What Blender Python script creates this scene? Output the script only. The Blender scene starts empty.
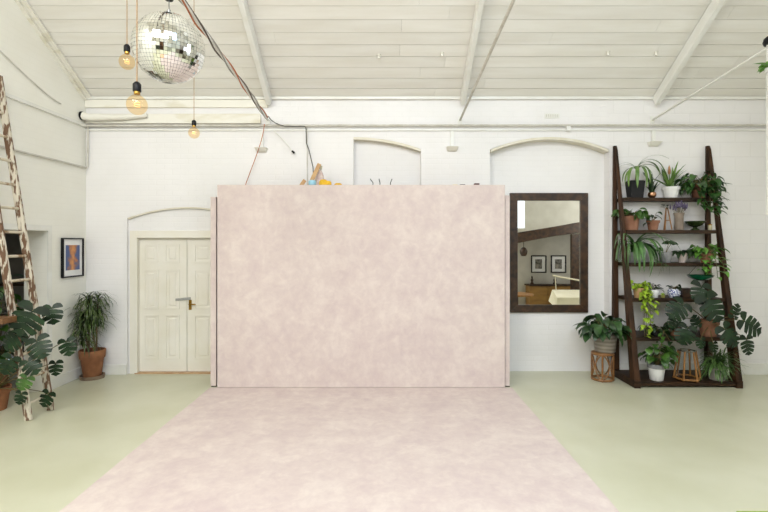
import bpy, bmesh, math, random
from mathutils import Vector, Matrix
C = bpy.context.scene
LK = C.collection.objects.link
PI = math.pi
# ------------------------------------------------------------------ camera, light, exposure
H, F, D = 1.95, 480.0, 7.12          # eye height, focal length in pixels, distance of the far wall
cam_d = bpy.data.cameras.new('camera'); cam = bpy.data.objects.new('camera', cam_d); LK(cam)
cam_d.sensor_width = 36; cam_d.lens = 36 * F / 768
cam_d.shift_x = -2 / 768; cam_d.shift_y = -13 / 768
cam.location = (0, 0, H); cam.rotation_euler = (PI / 2, 0, 0)
cam_d.clip_start = .05
C.camera = cam
C.view_settings.view_transform = 'Standard'; C.view_settings.look = 'None'
C.view_settings.gamma = 1; C.view_settings.use_curve_mapping = False
C.view_settings.exposure = -0.2
w = bpy.data.worlds.new('world'); C.world = w; w.use_nodes = True
w.node_tree.nodes['Background'].inputs[0].default_value = (.75, .85, 1, 1)
w.node_tree.nodes['Background'].inputs[1].default_value = 1.0
SL = .604                             # roof slope
RY, RZ = 1.5, 4.10 + SL * (D - 1.5)   # ridge
def area(name, loc, direc, sx, sy, power, col):
    l = bpy.data.lights.new(name, 'AREA'); l.shape = 'RECTANGLE'; l.size = sx; l.size_y = sy
    l.energy = power; l.color = col
    o = bpy.data.objects.new(name, l); LK(o); o.location = loc
    o.rotation_euler = Vector(direc).to_track_quat('-Z', 'Y').to_euler()
    return o
RN = Vector((0, SL, -1)).normalized()         # inward normal of the rear roof slope
SKY = [(-2.9, -1.6), (0.0, -1.6), (2.9, -1.6)]
SKYP = [(262, (1, .965, .90)), (240, (.95, .97, 1)), (112, (.40, .67, 1))]
for (sx, sy), (p, c) in zip(SKY, SKYP):
    z = RZ - SL * (RY - sy)
    area('roof_glow', Vector((sx, sy, z)) + RN * .14, RN, 2.0, 3.0, p, c)

FN = Vector((0, -SL, -1)).normalized()        # the same for the front slope
FILL = (3.4, 3.2)  # added fill light under the front slope; the roof has no opening here
area('roof_glow', Vector((FILL[0], FILL[1], 4.10 + SL*(D-FILL[1]))) + FN*.14, FN, 2.4, 1.8, 32, (.93, .96, 1))
area('annex_fill', (-5.3, 6.1, 2.44), (0, 0, -1), .8, .8, 5, (1, .9, .75))  # added fill so the annex contents show
area('window_glow', (6.34, 2.5, 2.7), (-1, -.12, -.10), 2.2, 2.0, 72, (1, .98, .93))  # added fill from the unseen side wall, brightens the gable wall

# ------------------------------------------------------------------ helpers
def W(px, py, Y):
    return Vector(((px - 386) * Y / F, Y, H - (py - 243) * Y / F))
def X_(px, Y): return (px - 386) * Y / F
def Z_(py, Y): return H - (py - 243) * Y / F

def box(bm, x0, x1, y0, y1, z0, z1):
    v = [bm.verts.new(p) for p in ((x0,y0,z0),(x1,y0,z0),(x1,y1,z0),(x0,y1,z0),(x0,y0,z1),(x1,y0,z1),(x1,y1,z1),(x0,y1,z1))]
    for f in ((3,2,1,0),(4,5,6,7),(0,1,5,4),(1,2,6,5),(2,3,7,6),(3,0,4,7)): bm.faces.new([v[i] for i in f])
    return v
def hexa(bm, b, t):
    v = [bm.verts.new(p) for p in list(b) + list(t)]
    for f in ((3,2,1,0),(4,5,6,7),(0,1,5,4),(1,2,6,5),(2,3,7,6),(3,0,4,7)): bm.faces.new([v[i] for i in f])
def prism(bm, pts, d):
    """closed outline pts (3-D, planar) pushed along vector d"""
    d = Vector(d); a = [bm.verts.new(p) for p in pts]; b = [bm.verts.new(Vector(p) + d) for p in pts]
    n = len(a); bm.faces.new(a[::-1]); bm.faces.new(b)
    for i in range(n): bm.faces.new((a[i], a[(i+1) % n], b[(i+1) % n], b[i]))
def tube(bm, pts, r, seg=8, r1=None, cap=True):
    pts = [Vector(p) for p in pts]; n = len(pts); rings = []
    t0 = (pts[1] - pts[0]).normalized()
    u = t0.orthogonal().normalized()
    for i, p in enumerate(pts):
        t = (pts[min(i+1, n-1)] - pts[max(i-1, 0)]).normalized()
        u = (u - t * u.dot(t)).normalized(); v = t.cross(u)
        rr = r if r1 is None else r + (r1 - r) * i / (n - 1)
        rings.append([bm.verts.new(p + (u * math.cos(a) + v * math.sin(a)) * rr) for a in [2*PI*k/seg for k in range(seg)]])
    for i in range(n-1):
        for k in range(seg):
            bm.faces.new((rings[i][k], rings[i][(k+1)%seg], rings[i+1][(k+1)%seg], rings[i+1][k]))
    if cap: bm.faces.new(rings[0][::-1]); bm.faces.new(rings[-1])
def lathe(bm, prof, seg=24, c=(0,0,0)):
    c = Vector(c); rings = []
    for r, z in prof:
        if r < 1e-6: rings.append([bm.verts.new(c + Vector((0,0,z)))])
        else: rings.append([bm.verts.new(c + Vector((r*math.cos(2*PI*k/seg), r*math.sin(2*PI*k/seg), z))) for k in range(seg)])
    for a, b in zip(rings, rings[1:]):
        for k in range(seg):
            j = (k+1) % seg
            if len(a) == 1 and len(b) == 1: continue
            if len(a) == 1: bm.faces.new((a[0], b[k], b[j]))
            elif len(b) == 1: bm.faces.new((a[k], b[0], a[j]))
            else: bm.faces.new((a[k], b[k], b[j], a[j]))
def beam(bm, p0, p1, wd, th, up=(0,0,1)):
    p0, p1 = Vector(p0), Vector(p1); t = (p1-p0).normalized(); s = t.cross(Vector(up)).normalized(); n = s.cross(t)
    q = lambda p: [p - s*wd/2 - n*th/2, p + s*wd/2 - n*th/2, p + s*wd/2 + n*th/2, p - s*wd/2 + n*th/2]
    hexa(bm, q(p0), q(p1))
def curve(p0, p1, p2, p3, n=10):
    p0,p1,p2,p3 = map(Vector,(p0,p1,p2,p3)); o=[]
    for i in range(n+1):
        t=i/n; s=1-t; o.append(p0*s**3+p1*3*s*s*t+p2*3*s*t*t+p3*t**3)
    return o
def N(): return bmesh.new()
def obj(name, bm, m, parent=None, smooth=False, bevel=0):
    bmesh.ops.recalc_face_normals(bm, faces=bm.faces)
    me = bpy.data.meshes.new(name); bm.to_mesh(me); bm.free()
    me.materials.append(m)
    if smooth:
        for p in me.polygons: p.use_smooth = True
        me.set_sharp_from_angle(angle=math.radians(45))
    o = bpy.data.objects.new(name, me); LK(o)
    if parent: o.parent = parent
    if bevel:
        b = o.modifiers.new('bevel', 'BEVEL'); b.width = bevel; b.segments = 2; b.limit_method = 'ANGLE'
    return o
def thing(name, label, cat, loc=(0,0,0), group=None, rz=0):
    o = bpy.data.objects.new(name, None); LK(o); o.location = loc; o.rotation_euler = (0,0,rz)
    o.empty_display_size = .05
    o['label'] = label; o['category'] = cat
    if group: o['group'] = group
    return o
def tag(o, label, cat, group=None):
    o['label'] = label; o['category'] = cat
    if group: o['group'] = group
    return o
def struct(name, bm, m, parent=None, **k):
    o = obj(name, bm, m, parent, **k)
    if not parent: o['kind'] = 'structure'
    return o
def sthing(name, loc=(0,0,0)):
    o = bpy.data.objects.new(name, None); LK(o); o.location = loc; o['kind'] = 'structure'; return o

# ------------------------------------------------------------------ materials
def srgb(c):
    return tuple(((v/255+.055)/1.055)**2.4 if v/255 > .04045 else v/255/12.92 for v in c) + (1,)
class Mat:
    def __init__(s, name):
        s.m = bpy.data.materials.new(name); s.m.use_nodes = True; s.nt = s.m.node_tree
        s.b = s.nt.nodes['Principled BSDF']
    def n(s, t, **k):
        x = s.nt.nodes.new(t)
        for a, v in k.items(): setattr(x, a, v)
        return x
    def l(s, a, b): s.nt.links.new(a, b)
def pm(name, c1, c2=None, scale=6, rough=.6, bump=0, metal=0, detail=4, stretch=(1,1,1), island=0, spec=.5, lo=.35, hi=.65, bscale=None):
    M = Mat(name); b = M.b
    b.inputs['Roughness'].default_value = rough; b.inputs['Metallic'].default_value = metal
    b.inputs['Specular IOR Level'].default_value = spec
    b.inputs['Base Color'].default_value = srgb(c1)
    tc = M.n('ShaderNodeTexCoord'); mp = M.n('ShaderNodeMapping'); mp.inputs['Scale'].default_value = stretch
    M.l(tc.outputs['Object'], mp.inputs[0])
    nz = M.n('ShaderNodeTexNoise'); nz.inputs['Scale'].default_value = scale; nz.inputs['Detail'].default_value = detail
    M.l(mp.outputs[0], nz.inputs['Vector'])
    col = None
    if c2:
        r = M.n('ShaderNodeValToRGB'); e = r.color_ramp.elements
        e[0].position = lo; e[1].position = hi; e[0].color = srgb(c1); e[1].color = srgb(c2)
        M.l(nz.outputs['Fac'], r.inputs[0]); col = r.outputs[0]
    if island:
        g = M.n('ShaderNodeNewGeometry'); hs = M.n('ShaderNodeHueSaturation')
        mr = M.n('ShaderNodeMapRange'); mr.inputs['To Min'].default_value = 1-island; mr.inputs['To Max'].default_value = 1+island
        M.l(g.outputs['Random Per Island'], mr.inputs[0]); M.l(mr.outputs[0], hs.inputs['Value'])
        if col: M.l(col, hs.inputs['Color'])
        else: hs.inputs['Color'].default_value = srgb(c1)
        col = hs.outputs[0]
    if col: M.l(col, b.inputs['Base Color'])
    if bump:
        bp = M.n('ShaderNodeBump'); bp.inputs['Strength'].default_value = bump; bp.inputs['Distance'].default_value = .01
        src = nz
        if bscale:
            src = M.n('ShaderNodeTexNoise'); src.inputs['Scale'].default_value = bscale; M.l(mp.outputs[0], src.inputs['Vector'])
        M.l(src.outputs['Fac'], bp.inputs['Height']); M.l(bp.outputs[0], b.inputs['Normal'])
    return M.m
def painted_brick(name, c1, c2, axis, split=None, strength=.28):
    """thickly painted masonry: small bricks, large blocks beyond `split` along the wall"""
    M = Mat(name); b = M.b; b.inputs['Roughness'].default_value = .55
    tc = M.n('ShaderNodeTexCoord'); sp = M.n('ShaderNodeSeparateXYZ'); M.l(tc.outputs['Object'], sp.inputs[0])
    cb = M.n('ShaderNodeCombineXYZ'); M.l(sp.outputs[axis], cb.inputs[0]); M.l(sp.outputs[2], cb.inputs[1])
    def br(wd, ht, mo):
        t = M.n('ShaderNodeTexBrick'); t.inputs['Scale'].default_value = 1; t.inputs['Brick Width'].default_value = wd
        t.inputs['Row Height'].default_value = ht; t.inputs['Mortar Size'].default_value = mo; t.inputs['Mortar Smooth'].default_value = .6
        M.l(cb.outputs[0], t.inputs['Vector']); return t
    t1 = br(.235, .078, .008); q1 = M.n('ShaderNodeMath', operation='MULTIPLY'); q1.inputs[1].default_value = .45; M.l(t1.outputs['Fac'], q1.inputs[0]); fac = q1.outputs[0]
    if split is not None:
        t2 = br(.45, .215, .010); gt = M.n('ShaderNodeMath', operation='GREATER_THAN'); gt.inputs[1].default_value = split
        M.l(sp.outputs[axis], gt.inputs[0]); mx = M.n('ShaderNodeMix'); M.l(gt.outputs[0], mx.inputs[0])
        M.l(fac, mx.inputs[2]); M.l(t2.outputs['Fac'], mx.inputs[3]); fac = mx.outputs[0]
    nz = M.n('ShaderNodeTexNoise'); nz.inputs['Scale'].default_value = 14; nz.inputs['Detail'].default_value = 6
    M.l(tc.outputs['Object'], nz.inputs['Vector'])
    nz2 = M.n('ShaderNodeTexNoise'); nz2.inputs['Scale'].default_value = 1.3; nz2.inputs['Detail'].default_value = 3
    M.l(tc.outputs['Object'], nz2.inputs['Vector'])
    r = M.n('ShaderNodeValToRGB'); e = r.color_ramp.elements; e[0].position=.3; e[1].position=.7; e[0].color=srgb(c2); e[1].color=srgb(c1)
    M.l(nz2.outputs['Fac'], r.inputs[0])
    mc = M.n('ShaderNodeMix', data_type='RGBA'); mf = M.n('ShaderNodeMath', operation='MULTIPLY'); mf.inputs[1].default_value = .13
    M.l(fac, mf.inputs[0]); M.l(mf.outputs[0], mc.inputs[0]); M.l(r.outputs[0], mc.inputs[6]); mc.inputs[7].default_value = srgb([int(v*.88) for v in c2])
    M.l(mc.outputs[2], b.inputs['Base Color'])
    ht = M.n('ShaderNodeMath', operation='MULTIPLY_ADD'); ht.inputs[1].default_value = -1
    M.l(fac, ht.inputs[0]); ns = M.n('ShaderNodeMath', operation='MULTIPLY'); ns.inputs[1].default_value=.8; M.l(nz.outputs['Fac'], ns.inputs[0]); M.l(ns.outputs[0], ht.inputs[2])
    bp = M.n('ShaderNodeBump'); bp.inputs['Strength'].default_value = strength; bp.inputs['Distance'].default_value = .006
    M.l(ht.outputs[0], bp.inputs['Height']); M.l(bp.outputs[0], b.inputs['Normal'])
    return M.m
def glassy(name, tint, refl=.12, rough=.02):
    M = Mat(name); nt = M.nt; nt.nodes.remove(M.b)
    tr = M.n('ShaderNodeBsdfTransparent'); tr.inputs[0].default_value = tint
    gl = M.n('ShaderNodeBsdfGlossy'); gl.inputs['Roughness'].default_value = rough
    lw = M.n('ShaderNodeLayerWeight'); lw.inputs[0].default_value = .2
    g = M.n('ShaderNodeNewGeometry'); fr = M.n('ShaderNodeMath', operation='SUBTRACT'); fr.inputs[0].default_value = 1; M.l(g.outputs['Backfacing'], fr.inputs[1])
    a0 = M.n('ShaderNodeMath', operation='MULTIPLY_ADD'); a0.inputs[1].default_value = .35; a0.inputs[2].default_value = refl * .3; M.l(lw.outputs['Fresnel'], a0.inputs[0])
    ad = M.n('ShaderNodeMath', operation='MULTIPLY'); M.l(a0.outputs[0], ad.inputs[0]); M.l(fr.outputs[0], ad.inputs[1])
    mx = M.n('ShaderNodeMixShader'); M.l(ad.outputs[0], mx.inputs[0]); M.l(tr.outputs[0], mx.inputs[1]); M.l(gl.outputs[0], mx.inputs[2])
    M.l(mx.outputs[0], nt.nodes['Material Output'].inputs[0])
    return M.m
def glow(name, col, s):
    M = Mat(name); M.b.inputs['Base Color'].default_value = srgb(col)
    M.b.inputs['Emission Color'].default_value = srgb(col); M.b.inputs['Emission Strength'].default_value = s
    return M.m
WHITE = (236, 236, 232)
m_back = painted_brick('painted_masonry', (241,239,238), (235,233,231), 0, 3.31)
m_left = painted_brick('painted_side_masonry', (244,243,234), (238,236,225), 1, None, .14)
m_plain = pm('white_wall_paint', (236,236,230), (228,227,218), 3, .55, .12, bscale=25)
m_trim = pm('white_gloss_paint', (238,238,233), (231,230,222), 4, .35, .05)
m_door = pm('cream_door_paint', (240,236,225), (235,230,215), 3, .4, .05)
m_old = pm('aged_cream_paint', (226,221,203), (238,235,224), 7, .6, .3, stretch=(.3,1,1), lo=.36, hi=.5)
m_board = pm('ceiling_board_paint', (240,238,231), (233,230,221), 3, .6, .12, stretch=(.4,3,3), island=.035, bscale=18)
m_dark = pm('dark_void', (60,52,44), (40,35,30), 5, .8)
m_grey = pm('grey_conduit_paint', (196,192,180), (214,211,202), 9, .5)
m_black = pm('black_plastic', (15,15,17), None, rough=.45, spec=.25)
m_rope = pm('tan_flex', (176,140,98), (150,116,80), 40, .8)
m_orange = pm('orange_cable', (190,112,66), (168,96,58), 30, .6)
m_brass = pm('brass', (176,140,70), (150,116,50), 20, .3, metal=1)
m_steel = pm('brushed_steel', (150,150,146), (130,130,126), 30, .35, metal=1)
m_pink = None
def canvas():
    M = Mat('pink_canvas'); b = M.b; b.inputs['Roughness'].default_value = .95; b.inputs['Specular IOR Level'].default_value = .1
    tc = M.n('ShaderNodeTexCoord')
    a = M.n('ShaderNodeTexNoise'); a.inputs['Scale'].default_value = 2.6; a.inputs['Detail'].default_value = 6; a.inputs['Roughness'].default_value=.62; a.inputs['Distortion'].default_value=.6
    c = M.n('ShaderNodeTexNoise'); c.inputs['Scale'].default_value = 9; c.inputs['Detail'].default_value = 8; c.inputs['Roughness'].default_value=.7; c.inputs['Distortion'].default_value=.4
    for q in (a, c): M.l(tc.outputs['Object'], q.inputs['Vector'])
    mx = M.n('ShaderNodeMix'); mx.inputs[0].default_value = .5; M.l(a.outputs['Fac'], mx.inputs[2]); M.l(c.outputs['Fac'], mx.inputs[3])
    r = M.n('ShaderNodeValToRGB'); e = r.color_ramp.elements
    e[0].position = .38; e[0].color = srgb((204,187,184)); e[1].position = .62; e[1].color = srgb((221,208,200))
    k = e.new(.5); k.color = srgb((212,197,191))
    M.l(mx.outputs[0], r.inputs[0]); M.l(r.outputs[0], b.inputs['Base Color'])
    f = M.n('ShaderNodeTexNoise'); f.inputs['Scale'].default_value = 180; M.l(tc.outputs['Object'], f.inputs['Vector'])
    bp = M.n('ShaderNodeBump'); bp.inputs['Strength'].default_value=.15; bp.inputs['Distance'].default_value=.003; M.l(f.outputs['Fac'], bp.inputs['Height']); M.l(bp.outputs[0], b.inputs['Normal'])
    return M.m
m_pink = canvas()
m_floor = pm('pale_green_floor_paint', (198,197,170), (207,206,182), 1.4, .32, .06, bscale=60, spec=.4)
m_dkwood = pm('dark_stained_wood', (40,26,15), (72,46,26), 5, .6, .15, spec=.25, stretch=(3,3,.35))
m_dkwood_h = pm('dark_stained_board', (36,24,14), (62,41,24), 5, .55, .15, spec=.25, stretch=(.35,4,4))
m_frame = pm('rustic_frame_wood', (40,27,18), (76,52,33), 6, .4, .2, stretch=(2,2,2))
m_peel = pm('peeling_white_paint', (208,200,182), (108,80,58), 15, .7, .5, detail=9, stretch=(2,2,.5), lo=.47, hi=.53)
m_rung = pm('worn_rung_wood', (206,196,174), (150,122,92), 8, .6, .2, lo=.5, hi=.6)
m_terra = pm('terracotta', (134,90,66), (158,114,90), 8, .75, .1)
m_terra2 = pm('old_terracotta', (122,76,46), (148,98,62), 6, .75, .15)
m_soil = pm('potting_soil', (48,36,28), (70,54,42), 60, .95, .6)
m_bamboo = pm('cane', (120,78,40), (152,108,62), 14, .4, .1)
m_oak = pm('honey_wood', (124,84,42), (152,108,60), 8, .45, .1, stretch=(2,2,.4))
m_palewood = pm('pale_offcut_wood', (204,166,116), (186,146,98), 8, .6, .1)
m_stem = pm('plant_stem', (96,92,52), (120,100,62), 20, .6)
m_trunk = pm('grey_brown_trunk', (118,96,72), (96,78,58), 20, .8, .3)
def leafmat(name, c1, c2, isl=.25, rough=.38):
    m = pm(name, c1, c2, 9, rough, 0, island=isl)
    return m
g_dark = leafmat('dark_green_leaf', (22,44,20), (38,66,28))
g_mon = pm('glossy_monstera_leaf', (15,32,16), (30,54,27), 9, .42, 0, island=.25, spec=.3)
g_mid = leafmat('mid_green_leaf', (44,80,30), (76,112,44))
g_strap = leafmat('strap_leaf', (76,112,48), (112,142,70))
g_lime = leafmat('lime_leaf', (138,172,44), (172,198,66), .2)
g_fresh = leafmat('fresh_green_leaf', (72,128,48), (112,160,62))
g_fern = leafmat('fern_leaf', (62,94,48), (92,122,64))
g_drac = leafmat('narrow_dracaena_leaf', (48,68,30), (82,100,50))
m_white_pot = pm('white_glazed_pot', (236,236,234), (226,226,224), 6, .3)
m_grey_pot = pm('grey_stone_pot', (128,128,130), (148,148,150), 14, .7, .1)

# ------------------------------------------------------------------ shell
XL, XR, YB = -4.45, 6.4, -4.12
TH = .30
b = N(); box(b, XL-2.6, XR+.3, YB-.3, D+.5, -.12, 0); struct('floor', b, m_floor)

def cut_wall(name, bm, m, cutters):
    o = obj(name, bm, m); o['kind'] = 'structure'; cs = []
    for cb in cutters:
        c = obj('cutter', cb, m); cs.append(c)
        md = o.modifiers.new('cut', 'BOOLEAN'); md.object = c; md.operation = 'DIFFERENCE'; md.solver = 'EXACT'
    dg = bpy.context.evaluated_depsgraph_get(); dg.update()
    me = bpy.data.meshes.new_from_object(o.evaluated_get(dg)); o.modifiers.clear(); o.data = me
    for c in cs: bpy.data.objects.remove(c)
    return o
def arch_outline(xl, xr, zs, zt, y, z0, n=18):
    """segmental arch: springing height zs, crown zt"""
    c = (xl+xr)/2; hw = (xr-xl)/2; rise = zt - zs; R = (hw*hw + rise*rise)/(2*rise)
    a0 = math.asin(hw/R); pts = [(xl, y, z0), (xr, y, z0)]
    for i in range(n+1):
        a = a0 - 2*a0*i/n; pts.append((c + R*math.sin(a), y, zt - R + R*math.cos(a)))
    return pts
# far wall with a door recess, a half-blocked arch and a tall arched recess
b = N(); box(b, XL-TH, XR+.3, D, D+.4, 0, 4.12)
cut = []
REC = .18
k = N(); prism(k, arch_outline(X_(127,D), X_(248,D), Z_(218,D), Z_(207,D), D-.05, -.01), (0,.05+.05,0)); cut.append(k)       # door arch
k = N(); box(k, X_(133,D), X_(242,D), D-.04, D+.3, -.02, Z_(236,D)); cut.append(k)                                          # door opening
xl, xr = X_(286,D), X_(421,D)
full = arch_outline(xl, xr, Z_(149,D), Z_(137,D), D-.05, .6, 24)
half = [(X_(353,D), D-.05, .6)] + [p for p in full[1:] if p[0] >= X_(353,D)-.001]
k = N(); prism(k, half, (0,.05+.13,0))
cut.append(k)
k = N(); prism(k, arch_outline(X_(490,D), X_(609.5,D), Z_(149.5,D), Z_(137,D), D-.05, -.01), (0,.05+REC,0)); cut.append(k)
cut_wall('wall_back', b, m_back, cut)
# side walls
def gable(x0, x1):
    k = N(); prism(k, [(x0,YB-.3,0),(x0,D+.4,0),(x0,D+.4,4.12-SL*.4),(x0,RY,RZ+.03),(x0,YB-.3,4.12-SL*.3)], (x1-x0,0,0)); return k
DY0, DY1, DZ = 5.28, 6.30, 2.11
k = N(); box(k, XL-TH-.1, XL+.1, DY0, DY1, -.02, DZ)
cut_wall('wall_left', gable(XL-TH, XL), m_left, [k])
struct('wall_right', gable(XR, XR+.3), m_plain)
b = N(); box(b, XL-TH, XR+.3, YB-.4, YB, 0, 4.15); struct('wall_rear', b, m_plain)
# annex seen through the side doorway
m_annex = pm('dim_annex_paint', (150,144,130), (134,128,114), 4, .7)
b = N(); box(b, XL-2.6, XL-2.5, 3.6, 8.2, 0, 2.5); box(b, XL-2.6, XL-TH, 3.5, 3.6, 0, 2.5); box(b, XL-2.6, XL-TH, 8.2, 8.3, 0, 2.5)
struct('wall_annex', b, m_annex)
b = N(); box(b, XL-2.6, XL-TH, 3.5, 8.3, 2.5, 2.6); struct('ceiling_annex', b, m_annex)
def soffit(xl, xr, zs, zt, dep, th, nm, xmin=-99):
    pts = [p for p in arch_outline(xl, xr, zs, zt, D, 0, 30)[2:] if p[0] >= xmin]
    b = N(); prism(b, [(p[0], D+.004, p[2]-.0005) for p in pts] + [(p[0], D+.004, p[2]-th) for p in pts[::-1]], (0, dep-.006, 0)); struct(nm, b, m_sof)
m_sof = pm('beige_arch_paint', (222,215,194), (232,227,212), 5, .6, .2)  # beige strips following the arch curves
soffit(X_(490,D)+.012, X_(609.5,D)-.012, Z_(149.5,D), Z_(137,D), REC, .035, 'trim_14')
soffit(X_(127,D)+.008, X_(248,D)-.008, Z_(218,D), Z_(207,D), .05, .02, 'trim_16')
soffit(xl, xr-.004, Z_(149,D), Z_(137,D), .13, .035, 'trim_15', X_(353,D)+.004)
# door lining + architrave of the side doorway
b = N(); a = .07
box(b, XL, XL+.02, DY1, DY1+a, 0, DZ+a); box(b, XL, XL+.02, DY0-a, DY0, 0, DZ+a); box(b, XL, XL+.02, DY0, DY1, DZ, DZ+a)
struct('trim_1', b, m_trim)
# boarded ceiling
random.seed(3)
def boards(name, sgn, holes=()):
    b = N(); bw = .182; L = math.hypot(1, SL); n = int((D - RY) * L / bw) + 1
    t = Vector((0, -sgn/L, SL/L)); nrm = Vector((0, -sgn*SL/L, -1/L))
    base = Vector((0, D if sgn > 0 else 2*RY-D, 4.10))
    for i in range(n):
        x = XL - random.uniform(.2, 2.4); gap = random.choice([.004,.005,.006,.007,.009])
        a0, a1 = i*bw, (i+1)*bw - gap
        while x < XR:
            x2 = min(x + random.uniform(2.4, 4.2), XR)
            segs = [(max(x, XL), x2 - .002)]
            for (hx0, hx1, s0, s1) in holes:
                if a0 < s1 and a1 > s0:
                    ns = []
                    for (p, q) in segs:
                        if q <= hx0 or p >= hx1: ns.append((p, q)); continue
                        if p < hx0: ns.append((p, hx0))
                        if q > hx1: ns.append((hx1, q))
                    segs = ns
            dz = random.uniform(0, .002)
            for (p, q) in segs:
                if q - p < .02: continue
                A = base + t*a0 - nrm*dz; B = base + t*a1 - nrm*dz
                q4 = lambda P: [Vector((p,P.y,P.z)), Vector((q,P.y,P.z)), Vector((q,P.y,P.z)) - nrm*.02, Vector((p,P.y,P.z)) - nrm*.02]
                hexa(b, q4(A), q4(B))
            x = x2
    return struct(name, b, m_board)
boards('ceiling', 1)
def slen(y): return (y - (2*RY-D)) * math.hypot(1, SL)
holes = [(sx-1.05, sx+1.05, slen(sy)-1.6, slen(sy)+1.6) for sx, sy in SKY]
boards('ceiling_rear_slope', -1, holes)
# roof deck behind the boards
for nm, sg in (('ceiling_roof_deck', 1), ('ceiling_roof_deck_rear', -1)):
    b = N(); e = D if sg > 0 else 2*RY-D
    prism(b, [(XL-TH, e+sg*.4, 4.15-SL*.4), (XL-TH, RY, RZ+.05), (XL-TH, RY, RZ+.15), (XL-TH, e+sg*.4, 4.25-SL*.4)], (XR-XL+TH+.3, 0, 0)); struct(nm, b, m_dark)
m_pane = glow('bright_pane_glow', (235,243,255), 2.0)  # glowing panes of the rear skylights and the added fill panels
for i, (sx, sy) in enumerate(SKY):
    z = RZ - SL*(RY-sy); st = sthing('window_%d' % (i+2))
    t = Vector((0, 1, SL)).normalized(); c = Vector((sx, sy, z))
    b = N(); q = lambda u, v, h: c + Vector((u,0,0)) + t*v + RN*h
    hexa(b, [q(-1.05,-1.6,.0), q(1.05,-1.6,.0), q(1.05,1.6,.0), q(-1.05,1.6,.0)], [q(-1.05,-1.6,.02), q(1.05,-1.6,.02), q(1.05,1.6,.02), q(-1.05,1.6,.02)])
    obj('pane', b, m_pane, st)
    b = N()
    for u in (-1.03, -.35, .35, 1.03): beam(b, q(u,-1.6,.06), q(u,1.6,.06), .05, .08, RN)
    for v in (-1.6, 1.6): beam(b, q(-1.05,v,.06), q(1.05,v,.06), .06, .08, RN)
    obj('glazing_bar', b, m_trim, st)

st = sthing('window_5'); c = Vector((FILL[0], FILL[1], 4.10 + SL*(D-FILL[1]))); t = Vector((0, 1, -SL)).normalized()  # glazed panel added below unbroken boards to go with the fill light
b = N(); q = lambda u, v, h: c + Vector((u,0,0)) + t*v + FN*h
hexa(b, [q(-1.2,-.9,.004), q(1.2,-.9,.004), q(1.2,.9,.004), q(-1.2,.9,.004)], [q(-1.2,-.9,.02), q(1.2,-.9,.02), q(1.2,.9,.02), q(-1.2,.9,.02)]); obj('pane', b, m_pane, st)
b = N()
for u in (-1.2, -.4, .4, 1.2): beam(b, q(u,-.9,.06), q(u,.9,.06), .05, .08, FN)
for v in (-.9, .9): beam(b, q(-1.2,v,.06), q(1.2,v,.06), .06, .08, FN)
obj('glazing_bar', b, m_trim, st)
st = sthing('window_6'); b = N(); box(b, 6.375, 6.395, 1.4, 3.6, 1.7, 3.7); obj('pane', b, m_pane, st)  # glowing panel added on the solid, unseen side wall for fill
b = N()
for y in (1.4, 2.13, 2.87, 3.6): box(b, 6.352, 6.398, y-.025, y+.025, 1.7, 3.7)
for z in (1.7, 2.7, 3.7): box(b, 6.352, 6.398, 1.4, 3.6, z-.025, z+.025)
obj('glazing_bar', b, m_trim, st)
# plate boards under the eaves, pipe, ledge
zc = Z_(98, D)
b = N(); box(b, XL, XR, D-.05, D, zc-.03, zc+.01); struct('trim_2', b, m_trim, bevel=.006)
b = N(); x1 = X_(268, D)
box(b, XL, x1, D-.03, D, Z_(108,D), zc-.031); box(b, XL+.02, x1-.1, D-.05, D-.0, Z_(124,D), Z_(114.5,D)); struct('trim_3', b, m_old, bevel=.004)
b = N(); box(b, XL, XR, D-.028, D, Z_(131,D)+.0, Z_(129.5,D)); struct('trim_4', b, m_trim)
b = N(); tube(b, [(XL+.02, D-.055, Z_(126.5,D)), (XR, D-.055, Z_(126,D))], .016, 10); o = obj('conduit_pipe', b, m_grey, smooth=True)
tag(o, 'long grey conduit pipe running level along the far wall under the eaves', 'pipe')
b = N(); tube(b, [(XL+.03, D-.12, Z_(118,D)), (X_(95,D), D-.11, Z_(119.5,D)), (X_(128,D), D-.10, Z_(119,D)), (X_(150,D), D-.09, Z_(117,D))],   .06, 12, .03)
lg = thing('roller_tube', 'peeling cream tube with a black end cap in the upper wall corner', 'tube')
obj('tube', b, m_old, lg, smooth=True)
b = N(); p0 = W(74, 117, 6.70); tube(b, [(XL+.005, D-.12, Z_(118,D)), (XL+.03, D-.12, Z_(118,D))], .063, 14); obj('end_cap', b, m_black, lg, smooth=True)
# side wall ledge, corner pipe, gable trim and its drooping cable
b = N(); box(b, XL, XL+.035, YB, D-.03, 3.66, 3.70); struct('trim_5', b, m_plain)
b = N(); tube(b, [(XL+.03, YB+.2, 3.02), (XL+.03, D-.05, 3.06), (XL+.04, D-.03, 3.08), (XL+.05, D-.03, 3.66)], .014, 8); o = obj('corner_pipe', b, m_grey, smooth=True)
tag(o, 'thin painted pipe along the gable wall turning up in the corner', 'pipe')
for nm, dx, dn, wd, th in (('trim_6', .02, .03, .04, .06), ('trim_7', .075, .015, .06, .03)):
    b = N(); nn = Vector((0,-SL,-1)).normalized(); A = Vector((XL+dx, D-.02, 4.10)) + nn*dn; B = Vector((XL+dx, RY, RZ)) + nn*dn
    beam(b, A, B, wd, th, nn); struct(nm, b, m_old)
b = N(); tube(b, curve((XL+.015,4.7,4.45), (XL+.015,5.6,4.15), (XL+.015,6.2,3.86), (XL+.015,6.55,3.85), 12), .008, 6); o = obj('gable_cable', b, m_grey, smooth=True)
tag(o, 'pale cable drooping across the upper gable wall', 'cable')
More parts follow.
